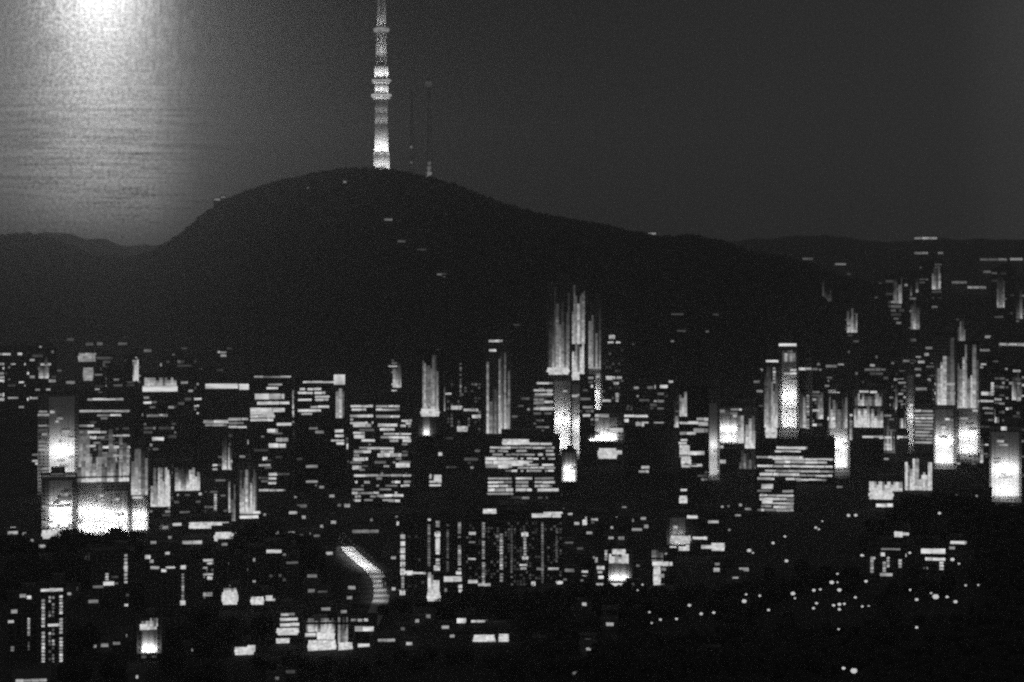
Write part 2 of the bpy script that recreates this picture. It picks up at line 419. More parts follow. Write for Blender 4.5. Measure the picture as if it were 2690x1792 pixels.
B('stepped_block', 392, 450, 1225, 1420, 'white stepped block with a bright upper wall left of the low sign', D=1760, tone=2, pats=[('fade',396,447,1228,1328,6,6,.34,75),('rows',394,448,1335,1400,9,.35,.05,.3),('s',400,412,1320,7,.5)])
B('office_block', 376, 466, 985, 1230, 'dark block carrying one thick bright white roof sign at left', D=2300, tone=0, pats=[('sign',375,466,1015,1028,.7),('fade',380,464,990,1010,8,7,.12,30),('s',378,392,1045,5,.4),('s',378,400,1058,6,.4),('s',400,412,1056,5,.3),('s',418,440,1091,5,.5),('s',400,432,1153,8,.5),('rows',378,464,1070,1225,11,.22,.03,.2)])
B('shop_building', 456, 530, 1225, 1420, 'dark block with a thick bright band near its roof above the long low sign', D=1780, tone=1, pats=[('fade',460,525,1228,1286,7,6,.5,26),('s',522,545-15,1298,6,.5),('rows',458,528,1300,1370,9,.3,.04,.2)])
B('shop_building', 488, 606, 1362, 1436, 'low shop with a long plain white fascia above the hedge of trees', D=1660, tone=1, pats=[('blob',495,603,1372,1388,.7)])
B('shop_building', 556, 630, 1392, 1446, 'low shop with a solid white box front, standing right below the long fascia', D=1600, tone=1, pats=[('blob',562,626,1398,1421,.72)])
B('apartment_block', 535, 622, 1255, 1410, 'grey block with a thin vertical light strip behind the long fascia', D=1720, tone=1, pats=[('col',566,1300,1370,7,7,.2,.42),('fade',600,618,1265,1365,8,8,.2,90),('rows',538,598,1262,1360,10,.25,.03,.14)])
B('apartment_block', 625, 680, 1215, 1420, 'slim block with a softly glowing wall and bright bottom floor at mid left', D=1710, tone=2, pats=[('fade',630,674,1222,1343,6,7,.3,70),('s',630,684,1347,6,.62),('s',630,680,1358,8,.6)])
B('office_block', 530, 655, 1000, 1290, 'dark slab with a bright smeared roof band and few scattered windows', D=2200, tone=0, pats=[('sign',540,625,1009,1020,.62),('sign',628,654,1010,1023,.55),('s',535,600,1108,7,.55),('s',600,652,1101,6,.5),('s',600,640,1112,5,.3),('s',540,596,1117,5,.22),('s',600,648,1122,5,.3),('s',565,580,1165,10,.6),('s',650,662-8,1162,9,.55),('s',514+20,528+8,1182,7,.5),('s',588,602,1182,7,.5),('s',562,586,1206,9,.6),('s',570,588,1218,6,.5),('rows',533,652,1130,1280,10,.12,.03,.2)])
B('apartment_block', 655, 768, 985, 1360, 'wide apartment slab with thick white floor bands below a thin light line', D=1950, tone=0, pats=[('s',668,766,990,4,.3),('s',705,742,1010,4,.4),('s',700,732,1020,5,.5),('s',670,747,1042,12,.6),('s',676,760,1059,7,.6),('s',658,748,1077,9,.6),('s',658,720,1086,7,.5),('s',658,722,1094,6,.6),('s',658,718,1103,6,.6),('s',727,766,1115,6,.5),('s',702,730,1132,9,.6),('s',725,757,1156,8,.5),('s',706,752,1171,9,.6),('s',690,704,1205,8,.55),('s',660,712,1222,5,.5),('s',706,728,1246,6,.5),('s',706,726,1258,6,.5),('s',705,726,1269,5,.45),('s',676,750,1288,5,.4),('s',676,748,1297,5,.4),('s',674,750,1308,7,.5),('rows',658,762,1120,1300,9,.2,.03,.2)])
B('office_block', 775, 908, 996, 1330, 'office block with broken lit rows under a bright oval roof sign', D=1990, tone=0, pats=[('sign',877,950-44,986,1009,.72),('s',796,880,1004,4,.5),('s',788,802,1022,5,.4),('s',808,845,1022,5,.5),('s',783,822,1032,5,.55),('s',826,855,1032,5,.5),('s',828,866,1042,5,.5),('s',783,820,1050,5,.5),('s',828,864,1050,5,.5),('s',816,866,1069,5,.4),('s',783,845,1078,6,.55),('s',792,820,1087,5,.5),('fade',882,904,1018,1095,7,7,.14,200),('s',880,902,1133,7,.5),('s',880,904,1146,7,.4),('s',870,904,1158,4,.35),('s',884,904,1166,6,.4),('rows',780,870,1115,1300,10,.16,.03,.22)])
B('hotel', 915, 1086, 1056, 1340, 'tall hotel slab with two bays of bright broken window rows', tone=0, D=1835, pats=[('s',921,980,1067,5,.55),('s',988,1050,1067,5,.5),('s',924,962,1076,5,.5),('s',988,1050,1076,5,.45),('s',920,980,1093,6,.55),('s',988,1050,1094,6,.5),('rows',920,982,1102,1112,9,.9,.2,.55),('s',928,975,1117,7,.6),('s',993,1045,1117,7,.6),('s',1055,1082,1105,5,.4),('s',1066,1080,1112,6,.5),('s',1052,1066,1119,6,.5),('s',998,1038,1128,6,.5),('s',928,958,1137,5,.4),('s',1008,1080,1140,4,.4),('s',930,958,1147,9,.6),('s',1022,1078,1149,6,.55),('s',950,985,1157,6,.5),('s',1058,1080,1157,9,.6),('s',965,1035,1178,5,.45),('s',930,975,1186,7,.55),('s',1000,1036,1188,7,.55),('s',930,945,1196,6,.5),('s',992,1055,1196,8,.55),('s',928,968,1206,8,.6),('s',1040,1078,1222,12,.62),('s',926,950,1228,8,.6),('s',930,1080,1249,5,.42),('rows',925,1080,1257,1320,9.5,.55,.12,.55),('s',990,1060,1302,6,.55),('s',1020,1052,1316,6,.55),('rows',920,1080,1120,1250,9.5,.22,.05,.3)])
B('office_tower', 1100, 1165, 925, 1420, 'dark tower with a white glowing belt and a short bright strip below it', D=1950, tone=0, pats=[('fade',1110,1152,930,1070,7,7,.16,110),('blob',1104,1156,1074,1094,.7),('streak_wash',1111,1129,1094,1144,.66),('s',1152,1170-8,1193,9,.65),('s',1128,1134,1252,12,.5),('s',1140,1160,1256,14,.6),('s',1128,1160,1266,5,.45),('s',1128,1160,1275,5,.5),('s',1108,1124,1303,8,.6)])
B('office_tower', 1170, 1268, 955, 1330, 'grey tower with faint grainy columns between the dark tower and the wide lit slab', D=2150, tone=0, pats=[('col',1210,955,1040,6,5,.05,.2),('s',1185,1216,1071,9,.5),('s',1218,1258,1077,6,.3),('s',1240,1263,1094,9,.5),('s',1170,1186,1035,4,.4),('blob',1200,1230,1120,1134,.4),('grid',1175,1262,1010,1130,9,9,.25,.03,.09),('rows',1172,1262,1140,1320,11,.1,.03,.14)])
B('office_tower', 1270, 1345, 890, 1330, 'pale tower with two small roof strips and a white belt at its waist', D=2300, tone=1, pats=[('s',1284,1322,896,6,.65),('s',1285,1305,921,5,.5),('fade',1278,1340,930,1155,8,8,.2,110),('streak_wash',1276,1312,1130,1178,.72),('s',1276,1340,1192,5,.4)])
B('bank_building', 1262, 1470, 1150, 1340, 'widest lit slab at centre with dense even window rows in three bays', D=1880, tone=0, pats=[('blob',1318,1392,1140+14,1166,.5),('s',1275,1340,1205,7,.55),('s',1275,1390,1215,8,.55),('s',1276,1345,1225,8,.55),('s',1320,1450,1166,5,.5),('rows',1280,1458,1176,1198,9,.75,.15,.5),('rows',1320,1460,1205,1238,8,.75,.15,.5),('s',1282,1344,1257,5,.4),('s',1355,1398,1257,5,.4),('s',1405,1455,1257,5,.35),('s',1282,1345,1267,5,.45),('s',1355,1388,1267,6,.5),('s',1405,1458,1267,5,.4),('s',1282,1345,1277,5,.45),('s',1355,1388,1277,5,.45),('s',1405,1452,1277,5,.4),('s',1282,1348,1287,7,.5),('s',1355,1398,1287,7,.55),('s',1412,1468,1287,7,.5),('s',1280,1348,1297,5,.3),('rows',1280,1440,1308,1330,9,.5,.04,.2)])
B('hotel', 1400, 1456, 1000, 1200, 'low hotel wing with banded windows left of the tallest bright columns', D=2160, tone=1, pats=[('s',1410,1454,1007,5,.45),('s',1402,1454,1026,4,.28),('s',1405,1454,1036,5,.34),('s',1405,1454,1056,5,.36),('s',1362+40,1454,1074,6,.45),('rows',1402,1454,1014,1150,9,.5,.05,.25)])
B('skyscraper', 1438, 1500, 740, 1300, 'tallest central skyscraper, left of a pair, with a bright collar halfway up', D=2350, tone=1, pats=[('fade',1442,1496,745,962,7,7,.15,90),('blob',1436,1497,966,984,.72),('fade',1442,1455,990,1080,7,7,.12,200),('streak_wash',1456,1498,1000,1180,.78)])
B('skyscraper', 1502, 1540, 730, 1300, 'right skyscraper of the central pair, slimmer with glowing crown and waist', D=2380, tone=1, pats=[('fade',1503,1536,735,900,6,7,.14,100),('fade',1503,1536,900,975,6,6,.3,60),('blob',1502,1537,977,998,.72),('streak_wash',1503,1536,1010,1192,.62)])
B('office_tower', 1476, 1515, 1185, 1340, 'short white shaft standing in front of the central pair of skyscrapers', D=1950, tone=2, pats=[('streak_wash',1479,1511,1190,1264,.8)])
B('office_tower', 1544, 1582, 790, 1310, 'third bright column right of the central pair with dim upper floors', D=2340, tone=1, pats=[('fade',1546,1578,800,960,7,8,.1,90),('streak_wash',1547,1577,965,1088,.5),('s',1546,1580,966,4,.3)])
B('shopping_mall', 1543, 1640, 1085, 1310, 'broad mall front under added lamps at the foot of the third bright column', D=2250, tone=2, pats=[('streak_wash',1547,1622,1096,1158,.85),('s',1546,1600,1092,7,.62),('s',1600,1650-12,1130,10,.6),('blob',1570,1622,1178,1205,.6),('s',1618,1634,1189,10,.55)])
B('office_block', 1582, 1645, 860, 1200, 'thin dark block with small roof lights right of the third bright column', D=2480, tone=0, pats=[('s',1600,1616,885,9,.62),('s',1597,1612,900,4,.45),('s',1618,1630,900,4,.35),('s',1592,1611,993,10,.68),('s',1611,1634,992,5,.5),('s',1612,1626,1007,7,.35),('s',1582,1606,1053,6,.35),('col',1621,1035,1058,6,8,.2,.5),('grid',1584,1640,920,1050,8,9,.2,.02,.06)])
B('office_block', 1630, 1716, 1085, 1250, 'low dark block with one long bright eaves line beside the mall', D=2420, tone=0, pats=[('s',1630,1702,1093,6,.6),('s',1633,1653,1105,8,.5),('s',1670,1705,1114,10,.35),('s',1690,1714,1131,6,.6)])
B('apartment_block', 1698, 1770, 1008, 1190, 'dark block with a bright double strip high on its front above a black gap', D=2600, tone=0, pats=[('s',1695+4,1712,1016,6,.5),('s',1712,1754,1016,8,.7),('blob',1724,1734,1022,1030,.35),('s',1757,1768,1003,6,.6),('col',1741,1090,1120,6,8,.15,.45),('rows',1700,1768,1040,1180,12,.1,.02,.08)])
B('tower_block', 1640, 1785, 1132, 1400, 'big unlit slab, a black gap in the lights right of centre', D=2050, tone=0, pats=[('s',1685,1706,1228,7,.5),('s',1678,1706,1239,6,.5),('s',1686,1704,1281,9,.6),('s',1702,1712,1297,6,.4),('s',1692,1700,1262,4,.3),('grid',1650,1780,1180,1390,14,12,.05,.03,.12)], )
B('apartment_block', 1783, 1862, 1020, 1330, 'block with ragged bright windows beside a thin white vertical shaft', D=2080, tone=0, pats=[('fade',1785,1805,1030,1090,7,8,.12,80),('s',1785,1835,1111,6,.4),('s',1830,1862,1101,7,.45),('s',1835,1860,1113,8,.5),('s',1822,1860,1131,9,.45),('s',1786,1828,1138,6,.35),('s',1788,1806,1156,5,.4),('s',1783,1804,1164,6,.55),('blob',1785,1812,1170,1185,.45),('s',1785,1852,1190,8,.6),('blob',1789,1816,1200,1228,.65),('s',1816,1846,1222,6,.35),('s',1788,1806,1287,5,.45),('blob',1784,1806,1303,1322,.6),('rows',1785,1860,1140,1300,10,.2,.04,.25)])
B('office_tower', 1862, 1890, 1020, 1340, 'thin white vertical shaft right of the ragged bright block', D=2060, tone=2, pats=[('streak_wash',1864,1884,1060,1248,.75)])
B('office_block', 1886, 1990, 1070, 1340, 'block with a glowing upper wall and a small white cube at its right corner', D=2140, tone=1, pats=[('streak_wash',1888,1938,1078,1162,.6),('fade',1938,1984,1090,1160,8,8,.26,50),('blob',1956,1984,1163,1178,.66),('s',1920,1950,1076,5,.6),('s',1890,1904,1080,6,.4),('s',1888,1908,1213,9,.55),('s',1888,1902,1175,6,.4),('fade',1942,1986,1180,1268,8,8,.2,60),('s',1918,1934,1276,6,.55)])
B('skyscraper', 2046, 2098, 900, 1360, 'glowing white skyscraper rising alone against the dark hill at right', D=2300, tone=1, pats=[('sign',2030+16,2092,903,909,.5),('fade',2056,2090,918,946,6,7,.1,200),('streak_wash',2053,2092,925,1124,.8)])
B('office_block', 2004, 2046, 940, 1360, 'narrow block with a small white cube left of the lone white skyscraper', D=2260, tone=1, pats=[('s',2012,2045,949,6,.55),('fade',2008,2044,960,1120,6,8,.2,80),('blob',2010,2042,1121,1150,.7),('col',2034,968,1010,9,7,.2,.4)])
B('office_block', 2098, 2134, 940, 1300, 'narrow dark block dotted down one edge right of the lone white skyscraper', D=2330, tone=0, pats=[('s',2096+3,2132,969,5,.35),('col',2122,1040,1130,7,7,.12,.42),('fade',2100,2118,1030,1120,6,8,.16,60)])
B('office_block', 1985, 2192, 1162, 1300, 'long low office block with six continuous bright floor lines', D=2000, tone=0, pats=[('s',2040,2122,1177,6,.62),('s',2036,2104,1186,4,.42),('s',1988,2110,1202,5,.55),('s',2030,2190,1206,4,.5),('s',2036,2172,1214,6,.6),('s',1990,2188,1225,5,.55),('s',2010,2190,1238,4,.45),('s',1996,2100,1247,7,.62),('s',2100,2186,1249,4,.5),('s',1990,2104,1260,8,.62),('s',2104,2170,1260,4,.45)])
B('apartment_block', 1985, 2092, 1272, 1420, 'squarish block of short lit rows above a long white roof line', D=1800, tone=0, pats=[('blob',2000,2032,1272,1284,.4),('s',2055,2082,1291,5,.4),('s',1996,2085,1302,5,.5),('s',1996,2085,1311,6,.5),('s',2002,2030,1319,8,.6),('s',2030,2085,1322,5,.4),('s',2032,2085,1332,6,.5),('s',2040,2085,1342,6,.5),('rows',1990,2085,1290,1345,10,.5,.1,.4)])
B('long_hall', 1878, 2076, 1343, 1400, 'long low hall outlined by one thin white roof line', D=1800+80, tone=0, pats=[('s',1880,2074,1349,6,.7),('s',1900,1960,1357,3,.25)])
B('office_tower', 2174, 2232, 1030, 1290, 'tower tapering into a hot white base above the dark mound', D=2050, tone=1, pats=[('fade',2178,2226,1040,1120,7,8,.1,80),('streak_wash',2179,2226,1085,1228,.78),('s',2176,2206,1029,5,.4),('s',2174,2194,1100,7,.55)])
B('office_block', 2240, 2325, 1025, 1290, 'block with a wide white glowing belt hanging over blackness', D=2350, tone=0, pats=[('fade',2246,2318,1032,1062,8,8,.12,40),('fade',2244,2320,1062,1120,7,6,.6,30),('s',2258,2282,1013+16,5,.5),('s',2286,2304,1030,5,.5)])
B('office_block', 2262, 2386, 1140, 1290, 'dark block with a single hard white roof line left of the thin light column', D=2200, tone=0, pats=[('s',2266,2388-3,1148,5,.6),('s',2310,2362,1149,8,.7)])
B('office_tower', 2380, 2402, 960, 1310, 'thinnest bright column, one white shaft beside a ladder of lit floors', D=2250, tone=2, pats=[('streak_wash',2384,2399,985,1168,.72)])
B('apartment_block', 2402, 2452, 1060, 1320, 'block striped like a ladder with close even floors right of the thin shaft', D=2200, tone=0, pats=[('s',2404,2450,1080,5,.4)]+[('s',2404,2450+(i%3),1090+9*i,5,.2+.14*((i*7)%4)/3) for i in range(9)]+[('s',2402,2440,1198,6,.5),('s',2404,2448,1207,7,.5),('rows',2403,2450,1215,1310,9,.7,.1,.4)])
B('skyscraper', 2454, 2512, 880, 1330, 'left half of the brightest pair of towers near the right edge', D=2150, tone=2, pats=[('fade',2458,2508,890,1060,8,8,.22,120),('s',2456,2508,1009,6,.42),('s',2456,2510,1033,7,.5),('streak_wash',2457,2504,1075,1218,.8)])
B('skyscraper', 2513, 2574, 900, 1330, 'right half of the brightest pair of towers, banded, near the right edge', D=2170, tone=2, pats=[('fade',2516,2570,905,1070,8,8,.2,120),('s',2514,2572,1054,6,.5),('streak_wash',2518,2568,1072,1192,.6),('rows',2515,2572,1200,1310,9,.5,.08,.35)])
B('office_block', 2575, 2612, 990, 1330, 'narrow block with a bright lamp-like top window right of the bright pair', D=2250, tone=1, pats=[('col',2607,1000,1040,7,8,.3,.6),('s',2578,2612,1034,8,.5),('s',2576,2610,1054,5,.45),('s',2582,2610,1073,5,.5),('rows',2577,2610,1085,1300,9,.4,.04,.2)])
B('department_store', 2600, 2682, 1120, 1420, 'great pale glowing facade at the right frame edge', D=1950, tone=2, pats=[('streak_wash',2604,2676,1135,1304,.62),('s',2630,2646,1030+96,8,.5),('rows',2604,2680,1310,1345,9,.5,.08,.3)])
B('office_block', 2684, 2760, 1050, 1420, 'speckled grey block cut by the right frame edge', D=2000, tone=1, pats=[('rows',2685,2720,1100,1380,10,.55,.04,.25),('s',2685,2700,1373,8,.5)])
B('apartment_block', 2375, 2450, 1200, 1330, 'hazy block of soft lit patches above the dark tree mound', D=1950, tone=1, pats=[('fade',2378,2448,1205,1300,9,9,.3,200),('blob',2420,2436,1248,1264,.55)])
B('cinema', 2276, 2372, 1262, 1350, 'low white glowing hall at the left foot of the dark tree mound', D=1790, tone=2, pats=[('blob',2282,2348,1288,1312,.7),('fade',2284,2370,1262,1286,8,8,.4,22),('s',2302,2346,1328,9,.65)])
B('apartment_block', 2508, 2604, 1290, 1440, 'block of blurred bright lower floors behind the right tree line', D=1800, tone=1, pats=[('fade',2512,2570,1296,1350,9,9,.3,120),('s',2510,2548,1377,10,.5),('s',2562,2610-8,1377,12,.65),('s',2532,2550,1394,10,.55),('fade',2530,2600,1385,1405,9,8,.25,90)])
B('shop_building', 2606, 2740, 1344, 1425, 'shop row with two stacked white fascias at the right edge', D=1790, tone=1, pats=[('s',2612,2666,1353,8,.65),('s',2606,2680,1362,5,.4),('s',2648,2690,1374,8,.65),('s',2638,2660,1392,7,.5),('fade',2608,2690,1380,1400,9,8,.2,60)])

# ---- the lower town
B('apartment_block', 100, 172, 1538, 1800, 'dark apartment block with three dotted columns of tiny lights at lower left', D=1150, tone=0, pats=[('s',108,165,1550,7,.5),('col',114,1568,1782,9.5,8,.15,.55),('col',160,1568,1782,8.5,8,.2,.6),('grid',128,148,1560,1782,9,9.5,.6,.05,.4),('s',126,160,1642,6,.45)], depth=12)
B('apartment_block', 20, 98, 1560, 1800, 'dark block at the lower left edge with one dotted line of lights', D=1180, tone=0, pats=[('s',52,68,1553+12,8,.5),('s',70,82,1570,7,.5),('s',8+14,38,1632,7,.55),('s',30,46,1606,8,.5),('col',75,1620,1672,6,6,.15,.45),('col',33,1700,1735,7,8,.08,.25),('s',74,84,1753,8,.5),('col',75,1690,1780,8,4,.03,.1)], depth=12)
B('apartment_block', 240, 352, 1450, 1640, 'dark block behind the trees with one dotted light line down its right side', D=1330, tone=0, pats=[('col',330,1460,1535,10,8,.2,.5),('s',325,336,1491,10,.62),('s',272,300,1533,8,.6),('col',281,1508,1526,7,8,.2,.5),('s',300,310,1533,4,.35),('s',326,336,1594,11,.62),('rows',245,345,1480,1630,12,.05,.03,.1)])
B('apartment_block', 380, 500, 1450, 1660, 'dark block with a dotted line on its right edge ending in one bright lamp', D=1300, tone=0, pats=[('s',382,396,1462,8,.6),('s',394,405,1473,8,.5),('s',396,420,1491,6,.45),('s',424,438,1499,8,.6),('s',436,460,1491,5,.35),('s',474,488,1491,8,.6),('col',480,1510,1575,8,6,.1,.35),('s',473,487,1584,10,.65),('s',434,446,1445+6,9,.45)])
B('apartment_block', 532, 600, 1462, 1600, 'small dark block with four short rows of windows left of a bright yard', D=1360, tone=0, pats=[('s',534,560,1471,5,.5),('s',545,558,1480,5,.5),('s',534,545,1491,4,.3),('s',534,560,1509,5,.3),('s',545,558,1518,7,.5),('s',534,558,1561,8,.45),('grid',535,560,1470,1570,7,9,.3,.04,.12)])
B('shop_building', 578, 632, 1545, 1605, 'small glowing shop, the brightest spot left of the row of white lamps', D=1330, tone=1, pats=[('blob',582,626,1556,1588,.72),('fade',588,622,1538,1554,7,7,.25,12)])
B('shop_building', 652, 724, 1560, 1606, 'low glowing shop front by the dark tree mound at lower left', D=1310, tone=1, pats=[('blob',658,694,1568,1588,.7),('s',698,716,1572,12,.55),('s',722-8,745-22,1576,6,.3)])
B('apartment_block', 360, 424, 1622, 1760, 'narrow block with two hot white floors in the dark lower left', D=1160, tone=1, pats=[('s',368,412,1647,13,.66),('fade',372,414,1625,1642,7,7,.15,30),('streak_wash',371,413,1655,1714,.85),('fade',372,410,1718,1740,7,7,.08,20)])
B('shop_building', 606, 684, 1692, 1740, 'low white glowing shop on its own between dark trees at the bottom', D=1175, tone=1, pats=[('blob',616,668,1700,1720,.72),('s',650,672,1704,14,.6)])
B('apartment_block', 655, 755, 1438, 1580, 'block with one thin white strip above dark windows near the tree mound', D=1420, tone=0, pats=[('s',700,750,1449,7,.62),('s',665,676,1470,7,.4),('s',664,680,1527,5,.35),('grid',660,750,1480,1570,12,11,.1,.03,.1)])
B('apartment_block', 720, 795, 1600, 1700, 'small block with five stacked bright floors at bottom left of centre', D=1200, tone=1, pats=[('s',738,774,1614,6,.4),('s',736,782,1627,7,.55),('s',736,786,1641,7,.55),('blob',726,786,1650,1668,.7),('blob',725,762,1677,1689,.66)])
B('market_hall', 798, 886, 1640, 1735, 'hot glowing market front, largest light at the bottom', D=1160, tone=2, pats=[('fade',805,880,1625,1656,7,7,.2,22),('blob',832,880,1656,1680,.7),('blob',808,884,1682,1716,.66),('s',796+6,830,1668,9,.5)])
B('market_hall', 886, 932, 1640, 1735, 'small glowing annex joined to the right of the market front', D=1158, tone=2, pats=[('fade',888,914,1620,1688,6,7,.16,60),('blob',889,927,1688,1714,.7)])
B('shop_building', 914, 990, 1625, 1735, 'low shop with a long plain white strip right of the market', D=1165, tone=0, pats=[('s',920,982,1652,11,.68),('s',922,936,1629,6,.4),('s',940,952,1629,7,.5),('s',956,968,1629,6,.5),('blob',939,972,1691,1706,.64)])
B('apartment_block', 1040, 1122, 1370, 1600, 'dark block with a beaded light line down its left side at lower centre', D=1370, tone=0, pats=[('col',1058,1392,1500,18,12,.4,.62),('col',1058,1470,1580,8,7,.08,.3),('s',1052,1085,1505,9,.62),('s',1085,1120,1506,5,.5),('s',1050,1066,1556,12,.64),('s',1036+6,1048,1375,9,.55),('grid',1045,1118,1390,1560,9,10,.1,.02,.06)])
B('apartment_block', 1122, 1218, 1362, 1600, 'tall block with grainy light columns over a hot white doorway', D=1350, tone=0, pats=[('s',1108+16,1132,1360+4,6,.5),('s',1130,1150-18,1361,7,.6),('col',1150,1372,1500,9,10,.15,.6),('s',1142,1158,1404,10,.62),('s',1144,1156,1433,26,.5),('s',1140,1156,1492,11,.55),('col',1127,1380,1495,7,7,.05,.18),('col',1207,1375,1510,6,8,.1,.35),('col',1176,1380,1500,7,6,.03,.09),('s',1198,1212,1505,8,.55),('s',1166,1213,1521,14,.68),('fade',1124,1154,1500,1556,7,7,.4,60),('blob',1121,1158,1556,1579,.7),('s',1168,1176,1550,7,.5),('s',1204,1214,1541,8,.5),('s',1205,1216,1552,7,.5)])
B('apartment_block', 1220, 1312, 1330, 1600, 'wide dark block with one bright roof box and two dotted light columns', D=1380, tone=0, pats=[('blob',1268,1305,1337,1349,.7),('col',1270,1375,1535,7,7,.1,.32),('s',1232,1250,1424,4,.3),('s',1232,1250,1401,6,.3),('s',1230,1250,1468,5,.3),('s',1230,1255,1528,7,.5),('s',1256,1290,1536,6,.45),('s',1302,1312,1410,7,.4),('grid',1225,1308,1380,1520,8,8,.22,.02,.07)])
B('apartment_block', 1312, 1480, 1345, 1600, 'broad grainy block with vertical light lines under two bright eaves strips', D=1390, tone=0, pats=[('s',1430,1484-6,1333+14,5,.45),('s',1397,1475,1354,9,.68),('s',1428,1478,1349-2,5,.5),('col',1313+4,1405,1530,8,8,.15,.45),('col',1379,1400,1470,8,7,.12,.45),('s',1370,1388,1404,10,.62),('s',1372,1388,1465,7,.5),('s',1365,1385,1484,5,.4),('s',1367,1383,1493,5,.4),('col',1425,1380,1540,7,6,.06,.16),('col',1344,1390,1520,7,5,.04,.11),('col',1462,1390,1480,7,5,.04,.1),('s',1410,1430,1494,6,.3),('s',1440,1468,1494,5,.4),('s',1396,1408,1533,10,.6),('blob',1480-20,1480,1527,1546,.55),('grid',1318,1476,1375,1540,8,8,.25,.02,.06)])
B('apartment_block', 1520, 1562, 1480, 1570, 'small dark block with three paired windows left of the dotted block', D=1380, tone=0, pats=[('s',1528,1545,1502,5,.4),('s',1530,1542,1517,9,.6),('s',1520,1540,1532,9,.6)])
B('apartment_block', 1562, 1600, 1445, 1590, 'small dark block with one column of round bright windows', D=1370, tone=0, pats=[('s',1551+12,1564+6,1471,12,.6),('s',1568,1588,1492,8,.6),('s',1570,1582,1503,5,.45),('s',1572,1586,1517,8,.55),('s',1566,1586,1541,14,.66),('col',1592,1440+8,1470,7,7,.2,.45)])
B('office_block', 1598, 1660, 1440, 1590, 'squat pale block with a glowing upper wall and a white bottom strip', D=1360, tone=2, pats=[('blob',1608,1644,1443,1456,.55),('fade',1600,1652,1456,1480,8,7,.45,100),('streak_wash',1599,1654,1480,1526,.5),('s',1595+4,1655,1533,13,.68)])
B('apartment_block', 1706, 1775, 1470, 1592, 'dark block with a white window comb running down its left edge', D=1350, tone=0, pats=[('s',1714,1768,1481,9,.64),('blob',1716,1736,1488,1545,.55),('s',1736,1750,1495,7,.4),('s',1730,1745,1513,8,.45),('s',1732,1750,1538,8,.5),('fade',1712,1742,1440,1470,6,7,.1,40)])
B('office_block', 1752, 1910, 1350, 1470, 'dark block with soft glowing shop lights along its foot', D=1560, tone=0, pats=[('streak_wash',1760,1800,1360,1430,.32),('blob',1760,1816,1408,1428,.45),('blob',1782,1812,1432,1447,.66),('s',1760,1778,1436,8,.55),('s',1820,1858,1414,7,.5),('blob',1868,1904,1426,1446,.66),('s',1842,1870,1436,10,.35),('s',1805,1834,1358,8,.4),('s',1860,1888,1370,6,.4)])
B('apartment_block', 1868, 1940, 1475, 1600, 'dark block with a barbell shaped white strip at street level', D=1360, tone=0, pats=[('s',1875,1930,1564,16,.64),('s',1878,1892,1482,5,.4),('s',1875,1892,1497,10,.6),('s',1878,1892,1516,5,.4),('s',1878,1890,1523,6,.5),('fade',1878,1900,1530,1556,7,7,.12,40)])
B('shop_building', 1950, 2010, 1498, 1545, 'small shop with a cluster of lamps left of the dark wooded slope', D=1420, tone=0, pats=[('s',1953,1972,1512,8,.5),('blob',1974,1992,1508,1522,.62),('s',1955,1985,1523,6,.5),('fade',1955,1992,1496,1506,7,7,.12,20)])
B('shop_building', 1858, 1950, 1580, 1620, 'low roadside shop with one ragged white light at its left end', D=1300, tone=0, pats=[('blob',1862,1890,1588,1613,.64),('s',1893,1945,1598,7,.5),('s',1912,1932,1595,10,.62)])
B('shop_building', 1222, 1344, 1655, 1712, 'low shop with two square hot white windows at the bottom centre', D=1190, tone=1, pats=[('blob',1242,1302,1668,1702,.72),('blob',1310,1337,1666,1692,.7)])
B('shop_building', 1192, 1296, 1618, 1650, 'low shop with two short white signs behind the hot white windows', D=1265, tone=0, pats=[('s',1200,1226,1631,11,.5),('s',1238,1288,1636,12,.66)])
B('apartment_block', 2280, 2382, 1436, 1525, 'small house block with scattered dot windows on the dark slope', tone=0, pats=[('s',2315,2365,1443,4,.3),('s',2314,2326,1457,8,.55),('col',2323,1465,1500,7,8,.1,.4),('col',2333,1466,1490,7,7,.15,.4),('col',2291,1466,1510,9,8,.12,.4),('s',2288,2300,1467,6,.45),('col',2364,1472,1490,8,8,.2,.4),('s',2388-10,2400-19,1458,8,.5),('s',2312,2346,1510,8,.55)])
B('office_block', 2416, 2492, 1430, 1512, 'small building with two white bars, the brightest on the dark slope', tone=0, pats=[('s',2420,2483,1448,13,.68),('s',2431,2483,1469,7,.62),('col',2473,1478,1500,8,10,.3,.6),('grid',2418,2450,1485,1505,8,8,.4,.05,.2)])
B('shop_building', 2342, 2394, 1392, 1425, 'tiny bright kiosk on the dark mound above the white bars', tone=0, pats=[('blob',2349,2372,1397,1411,.66),('s',2370,2388,1403,6,.6)])
B('shop_building', 2490, 2545, 1418, 1450, 'tiny building with one thin white line beside the right tree line', tone=0, pats=[('s',2497,2540,1425,6,.55),('s',2494,2510,1440,6,.3)])

